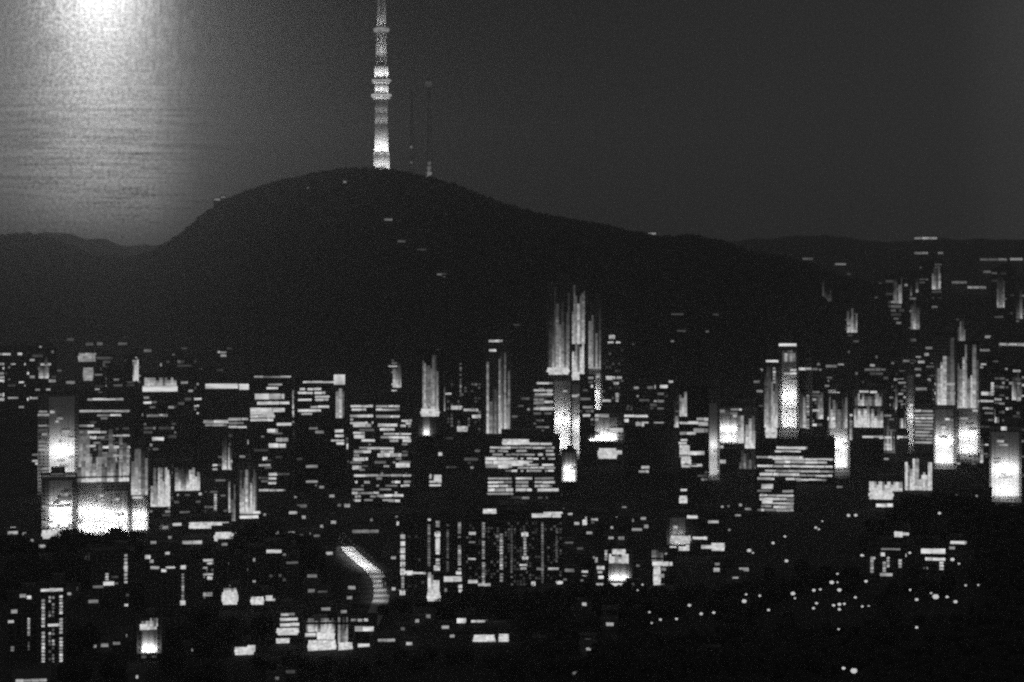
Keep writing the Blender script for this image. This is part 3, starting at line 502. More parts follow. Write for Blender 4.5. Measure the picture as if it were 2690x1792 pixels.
# ------------------------------------------------------------------ small houses with a lit window or two, in the far districts and the streets
def house(x, y, w, v, label, group, hp=6, far=False, hill=False):
    if hill:
        p = hill_hit(x, y + 4); D, gz, X = p.y, p.z, p.x
    else:
        D = ground_hit(x, y, 4.0); X = wx(x, D); gz = ground_z(X, D)
    m = K * D
    root = thing('house', label, 'house', (X, D, gz - .5), -math.atan2(X, D) + R.uniform(-.08, .08), group)
    hh = (YH + (HC - gz + .5) / m - y) * m + hp * m * .5 + 1.2
    hw = max(w * m + 2.5, 8) / 2; dp = max(7, min(12, hw * 1.3)); cm = R.choice(CONC)
    box('wall', cm, root, -hw, hw, 0, dp, -2, hh)
    bm = bmesh.new(); e = .5; rh = 2.2
    if R.random() < .55:
        vv = [bm.verts.new(p) for p in ((-hw-e,-e,hh),(hw+e,-e,hh),(hw+e,dp+e,hh),(-hw-e,dp+e,hh),(-hw-e,dp/2,hh+rh),(hw+e,dp/2,hh+rh))]
        for f in ((0,1,5,4),(2,3,4,5),(1,2,5),(3,0,4),(3,2,1,0)): bm.faces.new([vv[i] for i in f])
    else: add_box(bm, -hw-.3, hw+.3, -.3, dp+.3, hh, hh+.5)
    obj('roof', bm, TILE, root)
    zc = hh - hp * m * .5 - 1.2
    n = max(1, int(w / 18)); 
    for i in range(n):
        a = -w*m/2 + w*m*i/n
        o = link('window', PANE[lev(v * R.uniform(.7, 1.1))], None, root)
        o.location = (a + w*m/n/2, -.02, zc); o.scale = (w*m/n*.95, 1, hp*m*R.uniform(.8, 1.1))
    LATER.append((root, x, y, 'unlit house' if v < .08 and 'unlit' in group else ('faint ' if v < .22 else '' if v < .42 else 'bright ') + ('long low house' if w > 32 else 'small house') + (' with a row of lit windows' if n > 1 else ' with one lit window')))
    return root
G1 = 'small houses of the far left district'
for x, y, w, v in ((10,828,34,.3),(38,827,20,.3),(140,818,14,.2),(40,878,34,.34),(120,885,30,.3),(140,841,14,.14),(185,892,18,.14),(30,917,26,.14),(235,904,20,.2),(260,881,24,.3),(262,903,16,.22),(378,820,40,.36),(340,837,52,.34),(380,834,18,.3),(414,841,9,.4),(328,875,12,.34),(330,890,8,.3),(388,921,20,.34),(345,935,10,.3),(428,958,16,.35),(355,980,30,.35),(90,957,10,.3),(140,998,12,.22),(185,1005,24,.22),(250,1021,12,.22),(345,1060,12,.4),(305,1060,10,.3),(520,842,9,.34),(576,857,8,.34),(612,846,5,.25),(658,887,20,.45),(550,937,18,.3),(532,948,10,.3),(650,935,8,.18),(672,947,18,.55),(731,947,12,.4),(775,945,24,.64),(480,977,10,.22),(478,930,5,.22),(400,1070,8,.3),(590,890,8,.14),(690,841,5,.25),(748,843,4,.2),(748,890,4,.18)):
    house(x, y, w, v, 'small far house with a lit window below the left end of the hill', G1, 8 if w < 28 else 6)
for x0, x1, y0, y1, v, lb in ((205,255,928,950,.28,'far house with a large hazy lit front, upper of two at left'),(218,246,966,1000,.26,'far house with a tall hazy lit front, lower left of two'),(272,294,964,982,.36,'far house with a small square lit front beside the hazy tall one'),(880,915,948,957,.62,'far house with a flat white sign under the hill, left of the solid one'),(963,1003,946,960,.72,'far house with a solid white sign under the middle of the hill')):
    B('house', x0-4, x1+4, y0-5, y1+30, lb, [('blob',x0,x1,y0,y1,v)], cat='house', tone=0, quiet=True)
G2 = 'small houses of the far right district'
for x, y, w, v in ((2432,626,60,.55),(2420,665,36,.34),(2462,665,32,.36),(2452,684,14,.3),(2380,714,7,.22),(2315,746,12,.25),(2610,682,70,.22),(2670,681,34,.3),(2600,714,34,.22),(2620,735,80,.2),(2520,742,40,.28),(2545,755,90,.5),(2556,775,14,.3),(2660,788,14,.4),(2312,808,12,.25),(2302,783,8,.16),(2222,843,7,.2),(2224,889,8,.28),(2302,882,11,.34),(2230,925,5,.15),(2195,920,9,.22)):
    hl = y < 800
    house(x, y, w, v, 'small far house with faint lights at the right end of the hill', G2, 6, hill=hl)
for x, y, w, v in ((2455,865,14,.4),(2512,862,26,.6),(2550,858,14,.45),(2570,858,22,.5),(2545,886,14,.5),(2600,885,26,.5),(2625,893,44,.55),(2660,905,70,.6),(2440,914,18,.45),(2434,931,12,.5),(2374,945,10,.4),(2392,949,8,.34),(2420,951,18,.5),(2447,957,8,.3),(2400,970,40,.36),(2580,920,40,.34),(2300,967,34,.55),(2318,961,24,.45),(2252,981,10,.25),(2345,954,8,.22),(2390,986,10,.34),(2412,986,12,.36),(2450,990,16,.4),(2448,999,14,.5),(2420,1022,30,.3),(2575,1034,20,.4),(2645,1031,14,.55),(2196,1028,26,.34),(2170,1001,16,.55),(2140,970,30,.3),(2184,962,30,.32),(2206,955,10,.3),(1988,1003,16,.3),(2000,1028,26,.4),(2150,957,8,.3),(2124,990,12,.15)):
    house(x, y, w, v, 'small far house with a lit window among the lights at upper right', 'small houses above the right towers', 7)
for x, y, w, v in ((1020,577,22,.28),(572,524,20,.4),(586,518,12,.3),(817,495,22,.14),(906,478,8,.34),(1055,634,22,.12),(1108,656,24,.1),(1160,721,26,.16),(1168,728,10,.1),(1712,614,24,.4),(1780,826,34,.1),(1880,827,16,.09),(1790,870,24,.16),(1858,871,9,.22),(1766,897,9,.22),(1663,905,5,.12),(1356,854,18,.08),(2122,680,28,.14),(2208,694,30,.24),(2225,720,22,.1),(1150,921,10,.34),(1310,921,12,.2)):
    house(x, y, w, v, 'lone faint house high on the dark hillside', 'lone houses on the hill', 5, hill=True)
for x, y, w, v in ((1140,1193,14,.5),(1515,1375,14,.62),(1632,1352,22,.45),(1632,1362,28,.5),(1692,1383,24,.55),(1672,1391,30,.45),(1605,1413,14,.55),(1632,1414,16,.6),(1640,1335,12,.3),(1690,1362,14,.3),(1795,1287,18,.5),(1470,1375,8,.2),(178,1518,26,.55),(193,1547,22,.55),(182,1560,10,.4),(253,1697,14,.45),(275,1695,20,.45),(325,1670,18,.55),(305,1690,22,.3),(245,1580,26,.22),(235,1570,10,.5),(34,1388,14,.62),(34,1400,28,.55),(64,1403,10,.5),(110,1435,20,.6),(80,1420,16,.4),(440,1412,22,.5),(465,1378,24,.62),(434,1386,16,.5),(401,1411,18,.6),(415,1425,40,.4),(505,1425,52,.62),(612,1480,16,.5),(660,1496,22,.2),(670,1470,10,.5),(635,1414,10,.5),(720,1400,24,.5),(766,1401,18,.5),(798,1401,18,.55),(826,1400,34,.35),(770,1347,22,.55),(798,1359,10,.4),(867,1360,14,.45),(876,1372,14,.5),(872,1303,14,.45),(912,1328,15,.6),(845,1383,8,.35),(960,1396,70,.3),(845,1280,12,.4),(865,1454,18,.62),(820,1513,26,.25),(820,1541,30,.4),(818,1552,18,.3),(928,1528,18,.55),(924,1544,20,.45),(918,1570,14,.45),(1022,1533,20,.5),(1034,1547,10,.5),(1022,1454,8,.45),(1022,1440,10,.35),(1035,1465,16,.35),(856,1600,24,.55),(903,1607,16,.6),(1105,1619,20,.5),(1096,1631,10,.45),(1125,1619,12,.25),(1170,1648,20,.55),(1188,1671,12,.55),(1075,1691,16,.62),(1015,1682,46,.35),(996,1683,10,.6),(1058,1652,10,.2),(1535,1587,12,.6),(1603,1613,13,.62),(1602,1640,20,.6),(1497,1745,10,.45),(1546,1705,12,.55),(1545,1682,14,.45),(1410,1688,11,.5),(1406,1565,8,.5),(1432,1565,6,.4),(1380,1565,8,.3),(1577,1770,18,.4),(1545,1768,90,.16),(1465,1558,16,.5),(1728,1745,8,.25),(1868,1713,22,.28),(555,1680,8,.4),(505,1707,4,.3),(82,1788,80,.5),(360,1765,6,.4),(360,1778,6,.45),(455,1741,6,.3),(727,1748,6,.35),(728,1782,10,.2),(755,1765,40,.09),(900,1777,14,.14)):
    house(x, y, w, v, 'small low house with one lit window in the dark lower town', 'low houses of the lower town', 8)

for i in range(105):
    x = R.uniform(380, 2350); y = R.uniform(1150, 1560)
    if 1640 < x < 1785 and y < 1330 or x > 2000 and y > 1350 or 850 < x < 1030 and y > 1390: continue
    house(x, y, R.choice((7, 9, 12, 16, 26)), R.uniform(.12, .5), 'low house', 'scattered houses of the middle districts', R.choice((5, 6, 8)))
for i in range(42):
    x = R.choice((R.uniform(0, 760), R.uniform(1980, 2690), R.uniform(2150, 2690))); y = R.uniform(850, 1010)
    house(x, y, R.choice((7, 9, 14, 24, 34)), R.uniform(.1, .42), 'far house', 'scattered houses of the far districts', R.choice((5, 6)))

# ------------------------------------------------------------------ further blocks that fill the districts behind and between
def infill(x, yt, w, D, lo, hi, pr, streak, kind):
    if D < 1650 and 850 < x < 1060: x -= 240
    x0, x1 = x - w/2, x + w/2; yb = YH + HC / K / D
    pats = [('rows', x0 + 2, x1 - 2, yt + 5, min(yt + 130, yb - 6), R.choice((8, 9.5, 11)), pr, lo, hi)]
    if streak:  # glowing pane column added to imitate smeared light
        a = R.uniform(x0, x1 - 22); yy = min(yb - 4, yt + R.uniform(60, 110))
        pats.append(('fade', a, a + R.uniform(14, 30), yt + 4, yy, 6, 7, R.uniform(.15, .5) * (.45 if D > 4000 else 1), R.uniform(18, 45)))
    k = B(kind, x0, x1, yt, yb, '', pats, D=D, tone=R.choice((0, 0, 1)), group='background blocks of the city')
    ANCHOR.pop()
    LATER.append((k, x, yt + 30, ('wide ' if w > 62 else 'slim ' if w < 44 else '') + ('brightly lit ' if hi > .5 else 'dim ') + ('block with a glowing column' if streak else 'block of broken lit rows')))
for i in range(46): infill(R.uniform(-10, 760), R.uniform(905, 1200), R.uniform(34, 84), R.uniform(2350, 3300), .03, R.choice((.25, .5, .6)), R.uniform(.2, .5), R.random() < .4, 'city_block')
for i in range(34): infill(R.uniform(1090, 2000), R.uniform(1000, 1220), R.uniform(34, 80), R.uniform(2450, 3100), .03, R.choice((.22, .45, .6)), R.uniform(.15, .4), R.random() < .5, 'city_block')
for i in range(36): infill(R.uniform(2050, 2700), R.uniform(930, 1180), R.uniform(34, 84), R.uniform(2400, 3400), .03, R.choice((.25, .5, .6)), R.uniform(.2, .5), R.random() < .5, 'city_block')
for i in range(30): infill(R.uniform(0, 1300), R.uniform(930, 1220), R.uniform(30, 60), R.uniform(2200, 3000), .03, R.choice((.2, .4, .6)), R.uniform(.25, .55), R.random() < .6, 'city_block')
for i in range(22): infill(R.uniform(1500, 2690), R.uniform(980, 1250), R.uniform(30, 60), R.uniform(2150, 2900), .03, R.choice((.2, .4, .6)), R.uniform(.2, .5), R.random() < .6, 'city_block')
for i in range(16): infill(R.uniform(2360, 2700), R.uniform(960, 1220), R.uniform(34, 70), R.uniform(2280, 2700), .04, R.choice((.35, .5, .6)), R.uniform(.35, .65), R.random() < .6, 'city_block')
for i in range(12): infill(R.uniform(60, 620), R.uniform(1090, 1290), R.uniform(34, 70), R.uniform(2000, 2150), .04, R.choice((.35, .5, .6)), R.uniform(.3, .6), R.random() < .7, 'city_block')
for i in range(15): infill(R.uniform(2130, 2690), R.uniform(670, 860), R.uniform(24, 70), R.uniform(4300, 5600), .02, R.choice((.1, .2, .3)), R.uniform(.15, .4), True, 'far_tower')
for i in range(15): infill(R.uniform(0, 1040), R.uniform(1425, 1600), R.uniform(30, 70), R.uniform(1330, 1500), .03, R.choice((.2, .4, .55)), R.uniform(.06, .2), R.random() < .25, 'town_block')
for i in range(16): infill(R.uniform(1480, 2010), R.uniform(1345, 1460), R.uniform(34, 76), R.uniform(1630, 1780), .03, R.choice((.2, .4, .5)), R.uniform(.05, .18), R.random() < .3, 'town_block')

# ------------------------------------------------------------------ the winding lit road at lower left of centre
def strip(name, ptsxy, width, m, label, lift):
    P = []
    for x, y in ptsxy:
        D = ground_hit(x, y); P.append(Vector((wx(x, D), D, ground_z(wx(x, D), D) + lift)))
    bm = bmesh.new(); prev = None
    for i, p in enumerate(P):
        d = (P[min(i+1, len(P)-1)] - P[max(i-1, 0)]); d.z = 0; nrm = Vector((d.y, -d.x, 0)).normalized() * width / 2
        a, b = bm.verts.new(p - nrm), bm.verts.new(p + nrm)
        if prev: bm.faces.new((prev[0], prev[1], b, a))
        prev = (a, b)
    o = obj(name, bm, m); o['kind'] = 'structure'; o['label'] = label
    return P
ROAD = mat('pale_concrete_road', .4, .8, .2, .3)
ROADN = ('topmost', 'second', 'third', 'fourth', 'fifth', 'sixth', 'seventh', 'eighth', 'ninth', 'tenth', 'eleventh', 'twelfth', 'thirteenth', 'fourteenth', 'lowest but one', 'lowest', 'last')
rp = strip('road', [(912,1440),(925,1455),(940,1468),(955,1481),(968,1492),(985,1505),(998,1530),(1003,1555),(1000,1585),(985,1620),(960,1670)], 9, ROAD, 'pale floodlit road winding down between the dark trees', .35)
RL = []
for a, b in zip(rp[:9], rp[1:9]): RL += [a, (a + b) / 2]
RL.append(rp[8])
for i, p in enumerate(RL):
    ld = bpy.data.lights.new('road_lamp_light', 'SPOT'); ld.energy = 8500 if i < 10 else 3200; ld.spot_size = math.radians(130); ld.spot_blend = .9; ld.shadow_soft_size = .2
    t = thing('street_lamp', '%s street lamp down the %s of the lit road' % (ROADN[i], 'bright diagonal stretch' if i < 10 else 'dimmer lower bend'), 'street lamp', p + Vector((-5.2, 0, -.4)), 0, 'street lamps along the lit road')
    bm = bmesh.new(); add_lathe(bm, [(.14, 0), (.08, 9)], 8); obj('pole', bm, METAL, t)
    bm = bmesh.new(); add_bar(bm, (0, 0, 8.9), (2.6, 0, 9.5), .07); obj('arm', bm, METAL, t)
    bm = bmesh.new(); add_box(bm, 2.4, 3.4, -.25, .25, 9.4, 9.62); hd = obj('lamp_head', bm, METAL, t)
    bm = bmesh.new(); add_box(bm, 2.5, 3.3, -.2, .2, 9.33, 9.399); obj('lens', bm, BULB, hd)
    lo = bpy.data.objects.new('road_lamp_light', ld); C.objects.link(lo); lo.parent = t; lo.location = (2.9, 0, 9.25)

# ------------------------------------------------------------------ globe lamps of the dark slope
bm = bmesh.new(); add_lathe(bm, [(.2, 0), (.16, .5), (.1, .6), (.08, 6.5)], 8); ME_POLE = bpy.data.meshes.new('pole'); bm.to_mesh(ME_POLE); bm.free(); ME_POLE.materials.append(METAL)
bm = bmesh.new(); bmesh.ops.create_icosphere(bm, subdivisions=2, radius=1); ME_GLOBE = bpy.data.meshes.new('lamp_globe'); bm.to_mesh(ME_GLOBE); bm.free(); ME_GLOBE.materials.append(BULB)
bm = bmesh.new(); add_lathe(bm, [(.5, 0), (.2, .25), (.05, .3)], 10); ME_CAP = bpy.data.meshes.new('lamp_cap'); bm.to_mesh(ME_CAP); bm.free(); ME_CAP.materials.append(METAL)
def lamp(x, y, s, label, group):
    D = ground_hit(x, y, 7.4); X = wx(x, D); gz = ground_z(X, D)
    t = thing('street_lamp', label, 'street lamp', (X, D, gz), R.uniform(0, 6), group)
    r = s * .7 * K * D / 2
    link('pole', ME_POLE, None, t)
    o = link('lamp_globe', ME_GLOBE, None, t); o.location = (0, 0, 6.5 + r * .75); o.scale = (r, r, r * .78)
    o = link('lamp_cap', ME_CAP, None, t); o.location = (0, 0, 6.5 + r * 1.5); o.scale = (r, r, r)
    if group: LATER.append((t, x, y, ('big' if s > 15 else 'middling' if s > 10.5 else 'tiny') + ' globe street lamp'))
    return t
for x, y, s in ((2229,1357,13),(2248,1357,13),(2468,1351,12),(2143,1389,11),(2160,1371,7),(2151,1390,8),(2062,1412,10),(2031,1426,12),(2066,1477,14)):
    lamp(x, y, s, 'globe street lamp high on the dark slope below the long lit block', 'lamps high on the dark slope')
for x, y, s in ((2264,1458,12),(2267,1464,9),(2390,1458,11),(2502,1478,16),(2519,1479,9),(2275,1532,13),(2391,1558,10),(2408,1574,13),(2446,1568,9),(2458,1574,24),(2488,1577,12),(2510,1580,15),(2537,1545,9),(2570,1545,8),(2408,1652,12)):
    lamp(x, y, s, 'globe street lamp beside the small buildings on the right slope', 'lamps round the small buildings on the slope')
for x, y, s in ((2185,1533,17),(2200,1534,8),(2205,1551,16),(2138,1551,13),(2155,1551,10),(2083,1562,17),(2088,1572,8),(2247,1576,11),(2145,1593,11),(2190,1592,12),(2205,1593,14),(2218,1594,11),(2265,1593,10),(2282,1595,7),(2137,1606,11),(2205,1608,12),(2019,1606,11),(2200,1512,9)):
    lamp(x, y, s, 'globe street lamp in the loose double row across the black slope', 'lamps in rows across the black slope')
for x, y, s in ((1735,1628,11),(1777,1628,11),(1811,1596,13),(1842,1612,13),(1706,1611,9),(1712,1635,8),(1875,1614,12),(1688,1536,8),(1675,1555,7),(1960,1566,9),(1996,1570,10),(1955,1582,18),(1968,1448,16),(1978,1452,8)):
    lamp(x, y, s, 'globe street lamp left of the black slope near the roadside shop', 'lamps near the roadside shop')
lamp(2216,1762,14, 'smaller of two big globe lamps alone at the bottom right', None)
lamp(2243,1772,25, 'larger of two big globe lamps alone at the bottom right', None)
lamp(2203,1660,9, 'dim single globe lamp halfway down the black slope', None)

# ------------------------------------------------------------------ the tall tower on the hill
DT = 4420.0; mt = K * DT
tx = wx(1002, DT); tz = HC + (YH - 452) * mt
T = thing('observation_tower', 'tall white floodlit tower on the hilltop, its mast leaving the frame', 'tower', (tx, DT, tz))
def ty(y): return (452 - y) * mt
TW = mat('tower_concrete', .62, .8, .15, .08)
bm = bmesh.new(); add_lathe(bm, [(16, -14), (16, 2), (15, 6), (14.5, ty(400))], 28); obj('base_drum', bm, TW, T, True)
bm = bmesh.new(); add_lathe(bm, [(13.0, ty(400)+.01), (12, ty(340)), (11.3, ty(262))], 28); obj('shaft', bm, TW, T, True)
DECK = emis('deck_light', .62, .4, .12); DECK2 = emis('deck_light_soft', .34, .5, .12)
def deck(y0, y1, r, dm):
    z0, z1 = ty(y1), ty(y0)
    bm = bmesh.new(); add_lathe(bm, [(r*.72, z0-4), (r, z0), (r, z0+.6)], 28); d = obj('deck', bm, TW, T, True)
    bm = bmesh.new(); add_lathe(bm, [(r*.97, z0+.61), (r*.97, z1)], 28); obj('deck_window', bm, dm, d)
    bm = bmesh.new(); add_lathe(bm, [(r, z1+.01), (r*.98, z1+1), (r*.6, z1+2.2)], 28); obj('deck_roof', bm, TW, d)
deck(248, 255, 19, DECK); deck(210, 215, 18, DECK)
bm = bmesh.new(); add_lathe(bm, [(12.4, ty(246)), (12.2, ty(219))], 28); o = obj('upper_shaft', bm, TW, T, True)
bm = bmesh.new(); add_lathe(bm, [(13, ty(206)), (12.6, ty(176)), (11, ty(170))], 28); obj('equipment_drum', bm, TW, T, True)
# antenna mast: lattice faces with ring platforms
zb, zt = ty(171), ty(-12)
leg = []
for i in range(4):
    a = math.pi/4 + i*math.pi/2
    p0 = Vector((11.5*math.cos(a), 11.5*math.sin(a), zb)); p1 = Vector((8*math.cos(a), 8*math.sin(a), zt)); leg.append((p0, p1))
    bm = bmesh.new(); add_bar(bm, p0, p1, .9); obj('mast_leg', bm, TW, T)
bm = bmesh.new(); nseg = 22
for s in range(nseg):
    for i in range(4):
        a0 = leg[i][0].lerp(leg[i][1], s/nseg); a1 = leg[(i+1)%4][0].lerp(leg[(i+1)%4][1], s/nseg)
        b0 = leg[i][0].lerp(leg[i][1], (s+1)/nseg); b1 = leg[(i+1)%4][0].lerp(leg[(i+1)%4][1], (s+1)/nseg)
        add_bar(bm, a0, b1, .55); add_bar(bm, a1, b0, .55); add_bar(bm, a0, a1, .5)
o = obj('mast_lattice', bm, TW, T); o['kind'] = 'stuff'
bm = bmesh.new(); add_lathe(bm, [(8.5, zb), (6.5, zt)], 16); obj('mast_core', bm, TW, T, True)
bm = bmesh.new(); add_lathe(bm, [(13, ty(84)), (14.5, ty(80)), (14.5, ty(75)), (10, ty(73))], 20); obj('mast_platform', bm, DECK2, T)
# ring of lamps: base lamps, deck lamps, and fill lamps added along the shaft
def ring(z, r, n, e, ang, size=70):
    for i in range(n):
        a = -math.pi/2 + (i - (n-1)/2) * math.pi / n
        ld = bpy.data.lights.new('tower_lamp', 'SPOT'); ld.energy = e; ld.spot_size = math.radians(size); ld.spot_blend = .9; ld.shadow_soft_size = .5
        lo = bpy.data.objects.new('tower_lamp', ld); C.objects.link(lo); lo.parent = T
        lo.location = (r*math.cos(a), r*math.sin(a), z)
        tgt = Vector((0, 0, z + ang)); lo.rotation_euler = (tgt - lo.location).to_track_quat('-Z', 'Y').to_euler()
        bm = bmesh.new(); add_box(bm, lo.location.x-.8, lo.location.x+.8, lo.location.y-.8, lo.location.y+.8, z-1.4, z-.3); obj('floodlight', bm, METAL, T)
ring(ty(448), 44, 3, 95000, 20, 85); ring(ty(414), 34, 3, 52000, 36, 85); ring(ty(305), 30, 3, 16000, 36, 80); ring(ty(345), 34, 3, 36000, 60, 70)
ring(ty(243), 26, 3, 20000, 14, 90); ring(ty(204), 26, 3, 24000, 18, 85); ring(ty(165), 30, 3, 34000, 50, 70); ring(ty(90), 26, 3, 30000, 50, 70)
bm = bmesh.new(); add_lathe(bm, [(46, -18), (46, -1.8)], 28); obj('terrace', bm, CONC[1], T)

# two slimmer masts on the same summit
def mast(x, y0, y1, r, label, lights):
    D = 4420.0; m = K * D; X = wx(x, D); z0 = HC + (YH - y1) * m; Hm = (y1 - y0) * m
    t = thing('radio_mast', label, 'radio mast', (X, D, z0 - 4))
    L4 = []
    for i in range(3):
        a = i * 2.094; p0 = Vector((r*math.cos(a), r*math.sin(a), 0)); p1 = Vector((r*.25*math.cos(a), r*.25*math.sin(a), Hm+4)); L4.append((p0, p1))
        bm = bmesh.new(); add_bar(bm, p0, p1, .3); obj('leg', bm, METAL, t)
    bm = bmesh.new()
    for s in range(14):
        for i in range(3):
            add_bar(bm, L4[i][0].lerp(L4[i][1], s/14), L4[(i+1)%3][0].lerp(L4[(i+1)%3][1], (s+1)/14), .18)
    o = obj('lattice', bm, METAL, t); o['kind'] = 'stuff'
    for y, w, h, v in lights:
        o = link('warning_light', PANE[lev(v)], None, t); o.location = (R.uniform(-1, 1), -r*.6, (y1 - y)*m + 4); o.scale = (w*m, 8, h*m)
mast(1081, 240, 470, 5, 'slim lattice mast with a few dots of light beside the tower', [(387,6,6,.3),(427,6,5,.14),(440,4,4,.07),(340,3,4,.04),(300,3,4,.04)])
mast(1127, 205, 475, 7, 'second lattice mast farther right with a faint cluster of lights at its foot', [(220,18,12,.055),(226,9,6,.08),(282,14,5,.045),(430,8,8,.14),(440,12,6,.2),(447,8,8,.14),(455,14,6,.25),(461,10,7,.22),(466,14,6,.28)])

# ------------------------------------------------------------------ trees
def crown_mesh(seed):
    r = random.Random(seed); V, F = [], []
    lobes = [(Vector((r.uniform(-.45,.45), r.uniform(-.45,.45), r.uniform(.35,.85))), r.uniform(.28,.46)) for _ in range(9)]
    for c, rad in lobes:
        vv, ff = R.choice(BLOBS); o = len(V)
        V += [c + v*rad*.8 for v in vv]; F += [[i+o for i in f] for f in ff]
        for _ in range(70):
            d = Vector((r.gauss(0,1), r.gauss(0,1), r.gauss(0,1))).normalized(); p = c + d*rad*r.uniform(.8,1.18)
            s = r.uniform(.035,.075); u = d.orthogonal().normalized()*s; w = d.cross(u).normalized()*s*r.uniform(.6,1.2) + d*s*r.uniform(-.6,.6)
            o = len(V); V += [p-u-w, p+u-w, p+u+w, p-u+w]; F.append([o,o+1,o+2,o+3])
    me = bpy.data.meshes.new('crown'); me.from_pydata(V, [], F); me.materials.append(LEAF); return me
CROWNS = [crown_mesh(s) for s in range(6)]
bm = bmesh.new(); add_lathe(bm, [(.05,0),(.034,.15),(.026,.5),(.012,.75)], 8)
for a in range(4): add_bar(bm, (0,0,.35+.06*a), (.25*math.cos(a*1.7), .25*math.sin(a*1.7), .62+.05*a), .012)
ME_TRUNK = bpy.data.meshes.new('trunk'); bm.to_mesh(ME_TRUNK); bm.free(); ME_TRUNK.materials.append(BARK)
def tree(x, ytop, D, label, group, wide=1.0):
    X = wx(x, D); gz = ground_z(X, D); H = HC - (ytop - YH) * K * D - gz
    H = max(6, H) / 1.16
    t = thing('tree', label, 'tree', (X, D, gz - .3), R.uniform(0, 6.28), group)
    s = H * wide * R.uniform(.8, 1.05)
    o = link('trunk', ME_TRUNK, None, t); o.scale = (H, H, H)
    o = link('crown', R.choice(CROWNS), None, t); o.scale = (s, s, H)
    LATER.append((t, x, ytop + 20, ('tall' if H > 16 else 'low') + ' dark tree'))
TA = [(-10,1402),(22,1404),(48,1408),(78,1420),(135,1424),(158,1402),(180,1392),(205,1396),(232,1404),(255,1416),(280,1404),(300,1392),(318,1392),(338,1416),(356,1424),(395,1442),(425,1436),(455,1428),(485,1432),(520,1438),(548,1430),(585,1436),(615,1430),(640,1392),(662,1374),(686,1372),(706,1402)]
for x, y in TA: tree(x, y + R.uniform(-3, 3), 1530 + R.uniform(-25, 25), 'dark round tree in the row against the brightest lights at lower left', 'trees before the bright lower left')
for x, y in [(725,1408),(752,1404),(780,1412),(808,1424),(834,1440),(740,1440),(790,1446)]: tree(x, y, 1460 + R.uniform(-20, 20), 'dark tree in the rounded clump left of the lit road', 'trees left of the lit road')
for x, y in [(30,1500),(70,1480),(130,1470),(210,1465),(250,1480),(420,1520),(450,1510),(395,1530),(60,1455),(180,1445),(520,1590),(600,1620),(690,1610),(640,1640),(480,1640),(540,1650),(180,1660),(230,1640),(300,1720),(200,1730),(450,1700),(560,1740),(500,1745)]: tree(x, y, ground_hit(x, y + 75), 'dark street tree between the unlit blocks at lower left', 'trees of the dark lower left')
for x, y in [(1005,1588),(1040,1580),(1078,1570),(1110,1585),(1165,1575),(1200,1560),(1235,1552),(1270,1550),(1305,1548),(1340,1556),(1380,1562),(1425,1575),(1470,1570),(1515,1600),(1560,1560),(1640,1560),(1680,1575)]: tree(x, y, 1300 + R.uniform(-25, 25), 'dark tree in the line below the grainy apartment blocks', 'trees below the central blocks')
for i in range(34):
    x = 680 + 46 * i + R.uniform(-12, 12)
    if x > 2300: break
    tree(x, 1712 + R.uniform(0, 40) + (0 if x < 1500 else -20), 1105 + R.uniform(-25, 20), 'dark tree in the nearest row along the bottom edge', 'trees along the bottom edge')
for x, y in [(2345,1335),(2362,1318),(2385,1312),(2408,1306),(2432,1304),(2456,1304),(2480,1308),(2500,1318),(2512,1345),(2522,1378),(2545,1408),(2575,1402),(2605,1404),(2640,1402),(2672,1398),(2700,1394)]: tree(x, y + R.uniform(-3, 3), 1640 + R.uniform(-20, 20), 'dark tree on the mound crest against the right hand towers', 'trees on the right mound crest', .9)
pts = []
for _ in range(4200):
    x = R.uniform(1380, 2760); D = R.uniform(1060, 1720)
    yy = YH + (HC - ground_z(wx(x, D), D)) / (K * D)
    lim = 1560 if x < 2000 else (1500 if x < 2270 else (1380 if x < 2375 else 1322))
    if yy < lim: continue
    if any(abs(x - a) < 34 and -8 < yy - b < 62 for a, b in ((2243,1772),(2216,1762),(2458,1574),(2488,1577),(2510,1580),(2408,1574),(2205,1600),(2145,1600),(2185,1540),(2138,1555),(2083,1567),(2265,1593),(2019,1606),(2408,1652),(1735,1628),(1777,1628),(1811,1600),(1842,1612),(1603,1640),(1535,1587),(1546,1700),(2325,1490),(2345,1490),(2300,1490),(2290,1470),(2360,1480),(2440,1480),(2470,1480),(2430,1450),(2460,1450),(2360,1405),(2380,1405),(2502,1478),(2519,1479),(2515,1430),(2535,1430),(2229,1360),(2248,1360),(2468,1353),(2143,1391),(2062,1412),(2031,1426),(2066,1477),(2264,1460),(2390,1460),(2537,1545),(2570,1545),(2275,1534),(2391,1560),(1497,1745),(1577,1770),(1868,1713))): continue
    X = wx(x, D); r = R.uniform(2.5, 4.6)
    pts.append((Vector((X, D, ground_z(X, D) + r * .3)), r, r * R.uniform(.8, 1.2)))
mass('woodland', pts, FOREST, 'black wood covering the slope at the lower right', 'woodland')

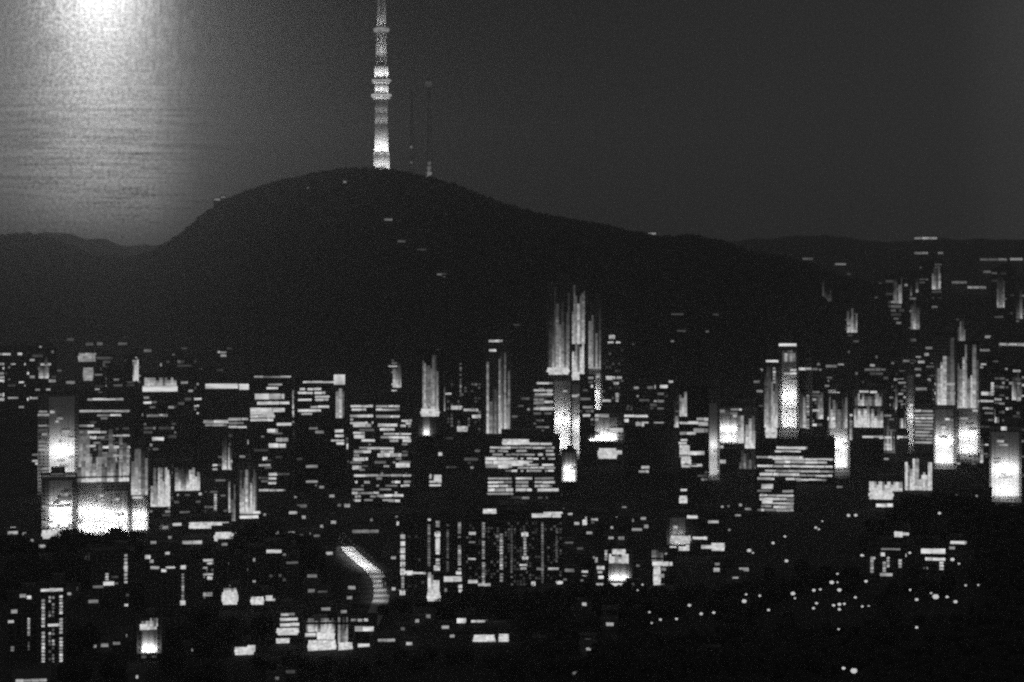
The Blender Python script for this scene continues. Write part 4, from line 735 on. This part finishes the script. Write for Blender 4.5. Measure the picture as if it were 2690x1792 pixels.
# ------------------------------------------------------------------ night haze
bm = bmesh.new(); add_box(bm, -5200, 5200, -900, 9600, -12, 668)
hz = bpy.data.materials.new('night_haze'); hz.use_nodes = True; t = hz.node_tree
t.nodes.remove(t.nodes['Principled BSDF']); pv = t.nodes.new('ShaderNodeVolumePrincipled')
pv.inputs['Density'].default_value = 5.5e-5; pv.inputs['Anisotropy'].default_value = .93; pv.inputs['Color'].default_value = (.9, .9, .9, 1)
pw = t.nodes.new('ShaderNodeVolumePrincipled'); pw.inputs['Density'].default_value = 4.2e-5; pw.inputs['Color'].default_value = (.92, .92, .92, 1)
av = t.nodes.new('ShaderNodeAddShader'); t.links.new(pv.outputs[0], av.inputs[0]); t.links.new(pw.outputs[0], av.inputs[1])   # forward part spreads the glare wash; even part added to lift the blacks
t.links.new(av.outputs[0], t.nodes['Material Output'].inputs['Volume'])
hb = obj('haze', bm, hz); hb['kind'] = 'stuff'; hb['label'] = 'thin night haze over the whole city'

# ------------------------------------------------------------------ labels that say which one, by the building it stands next to
def short(l):
    for c in (' with ', ' carrying', ' cut ', ' that ', ', ', ' beside ', ' left of ', ' right of ', ' behind ', ' between ', ' in front', ' standing', ' rising', ' outlined', ' hanging', ' tapering', ' striped', ' on the', ' by the', ' above ', ' below ', ' at ', ' under ', ' dotted', ' near ', ' of ', ' running', ' over '):
        i = l.find(c)
        if i > 8: l = l[:i]
    return l
from collections import Counter, defaultdict
CNT = Counter(short(a[0]) for a in ANCHOR)
def anchor_name(a):
    l = a[0]
    if CNT[short(l)] == 1: return short(l)
    w = l.split(); return ' '.join(w[:8]).rstrip(',')
buck = defaultdict(list)
for o, x, y, ph in LATER:
    best = None
    for a in ANCHOR:
        _, x0, x1, y0, y1 = a
        dx = max(x0 - x, 0, x - x1); dy = max(y0 - y, 0, y - y1) * 1.3
        if x0 <= x <= x1 and y0 + 10 < y < y1 - 10: dx += 25
        if best is None or dx + dy < best[0]: best = (dx + dy, a)
    _, x0, x1, y0, y1 = best[1]
    d = 'left of' if x < x0 else 'right of' if x > x1 else 'above' if y < y0 + 20 else 'below' if y > y1 - 20 else 'in front of'
    buck[(ph, d, anchor_name(best[1]))].append((x, o))
ORD = ['', 'second', 'third', 'fourth', 'fifth', 'sixth', 'seventh', 'eighth', 'ninth', 'tenth', 'eleventh', 'twelfth']
for (ph, d, an), lst in buck.items():
    lst.sort(key=lambda t: t[0])
    for i, (x, o) in enumerate(lst):
        t = '%s %s the %s' % (ph, d, an)
        if len(lst) > 1: t = ('leftmost ' if i == 0 else 'rightmost ' if i == len(lst) - 1 else (ORD[i] if i < 12 else 'far') + ' from left ') + t
        o['label'] = ' '.join(t.split()[:16]).rstrip(',')
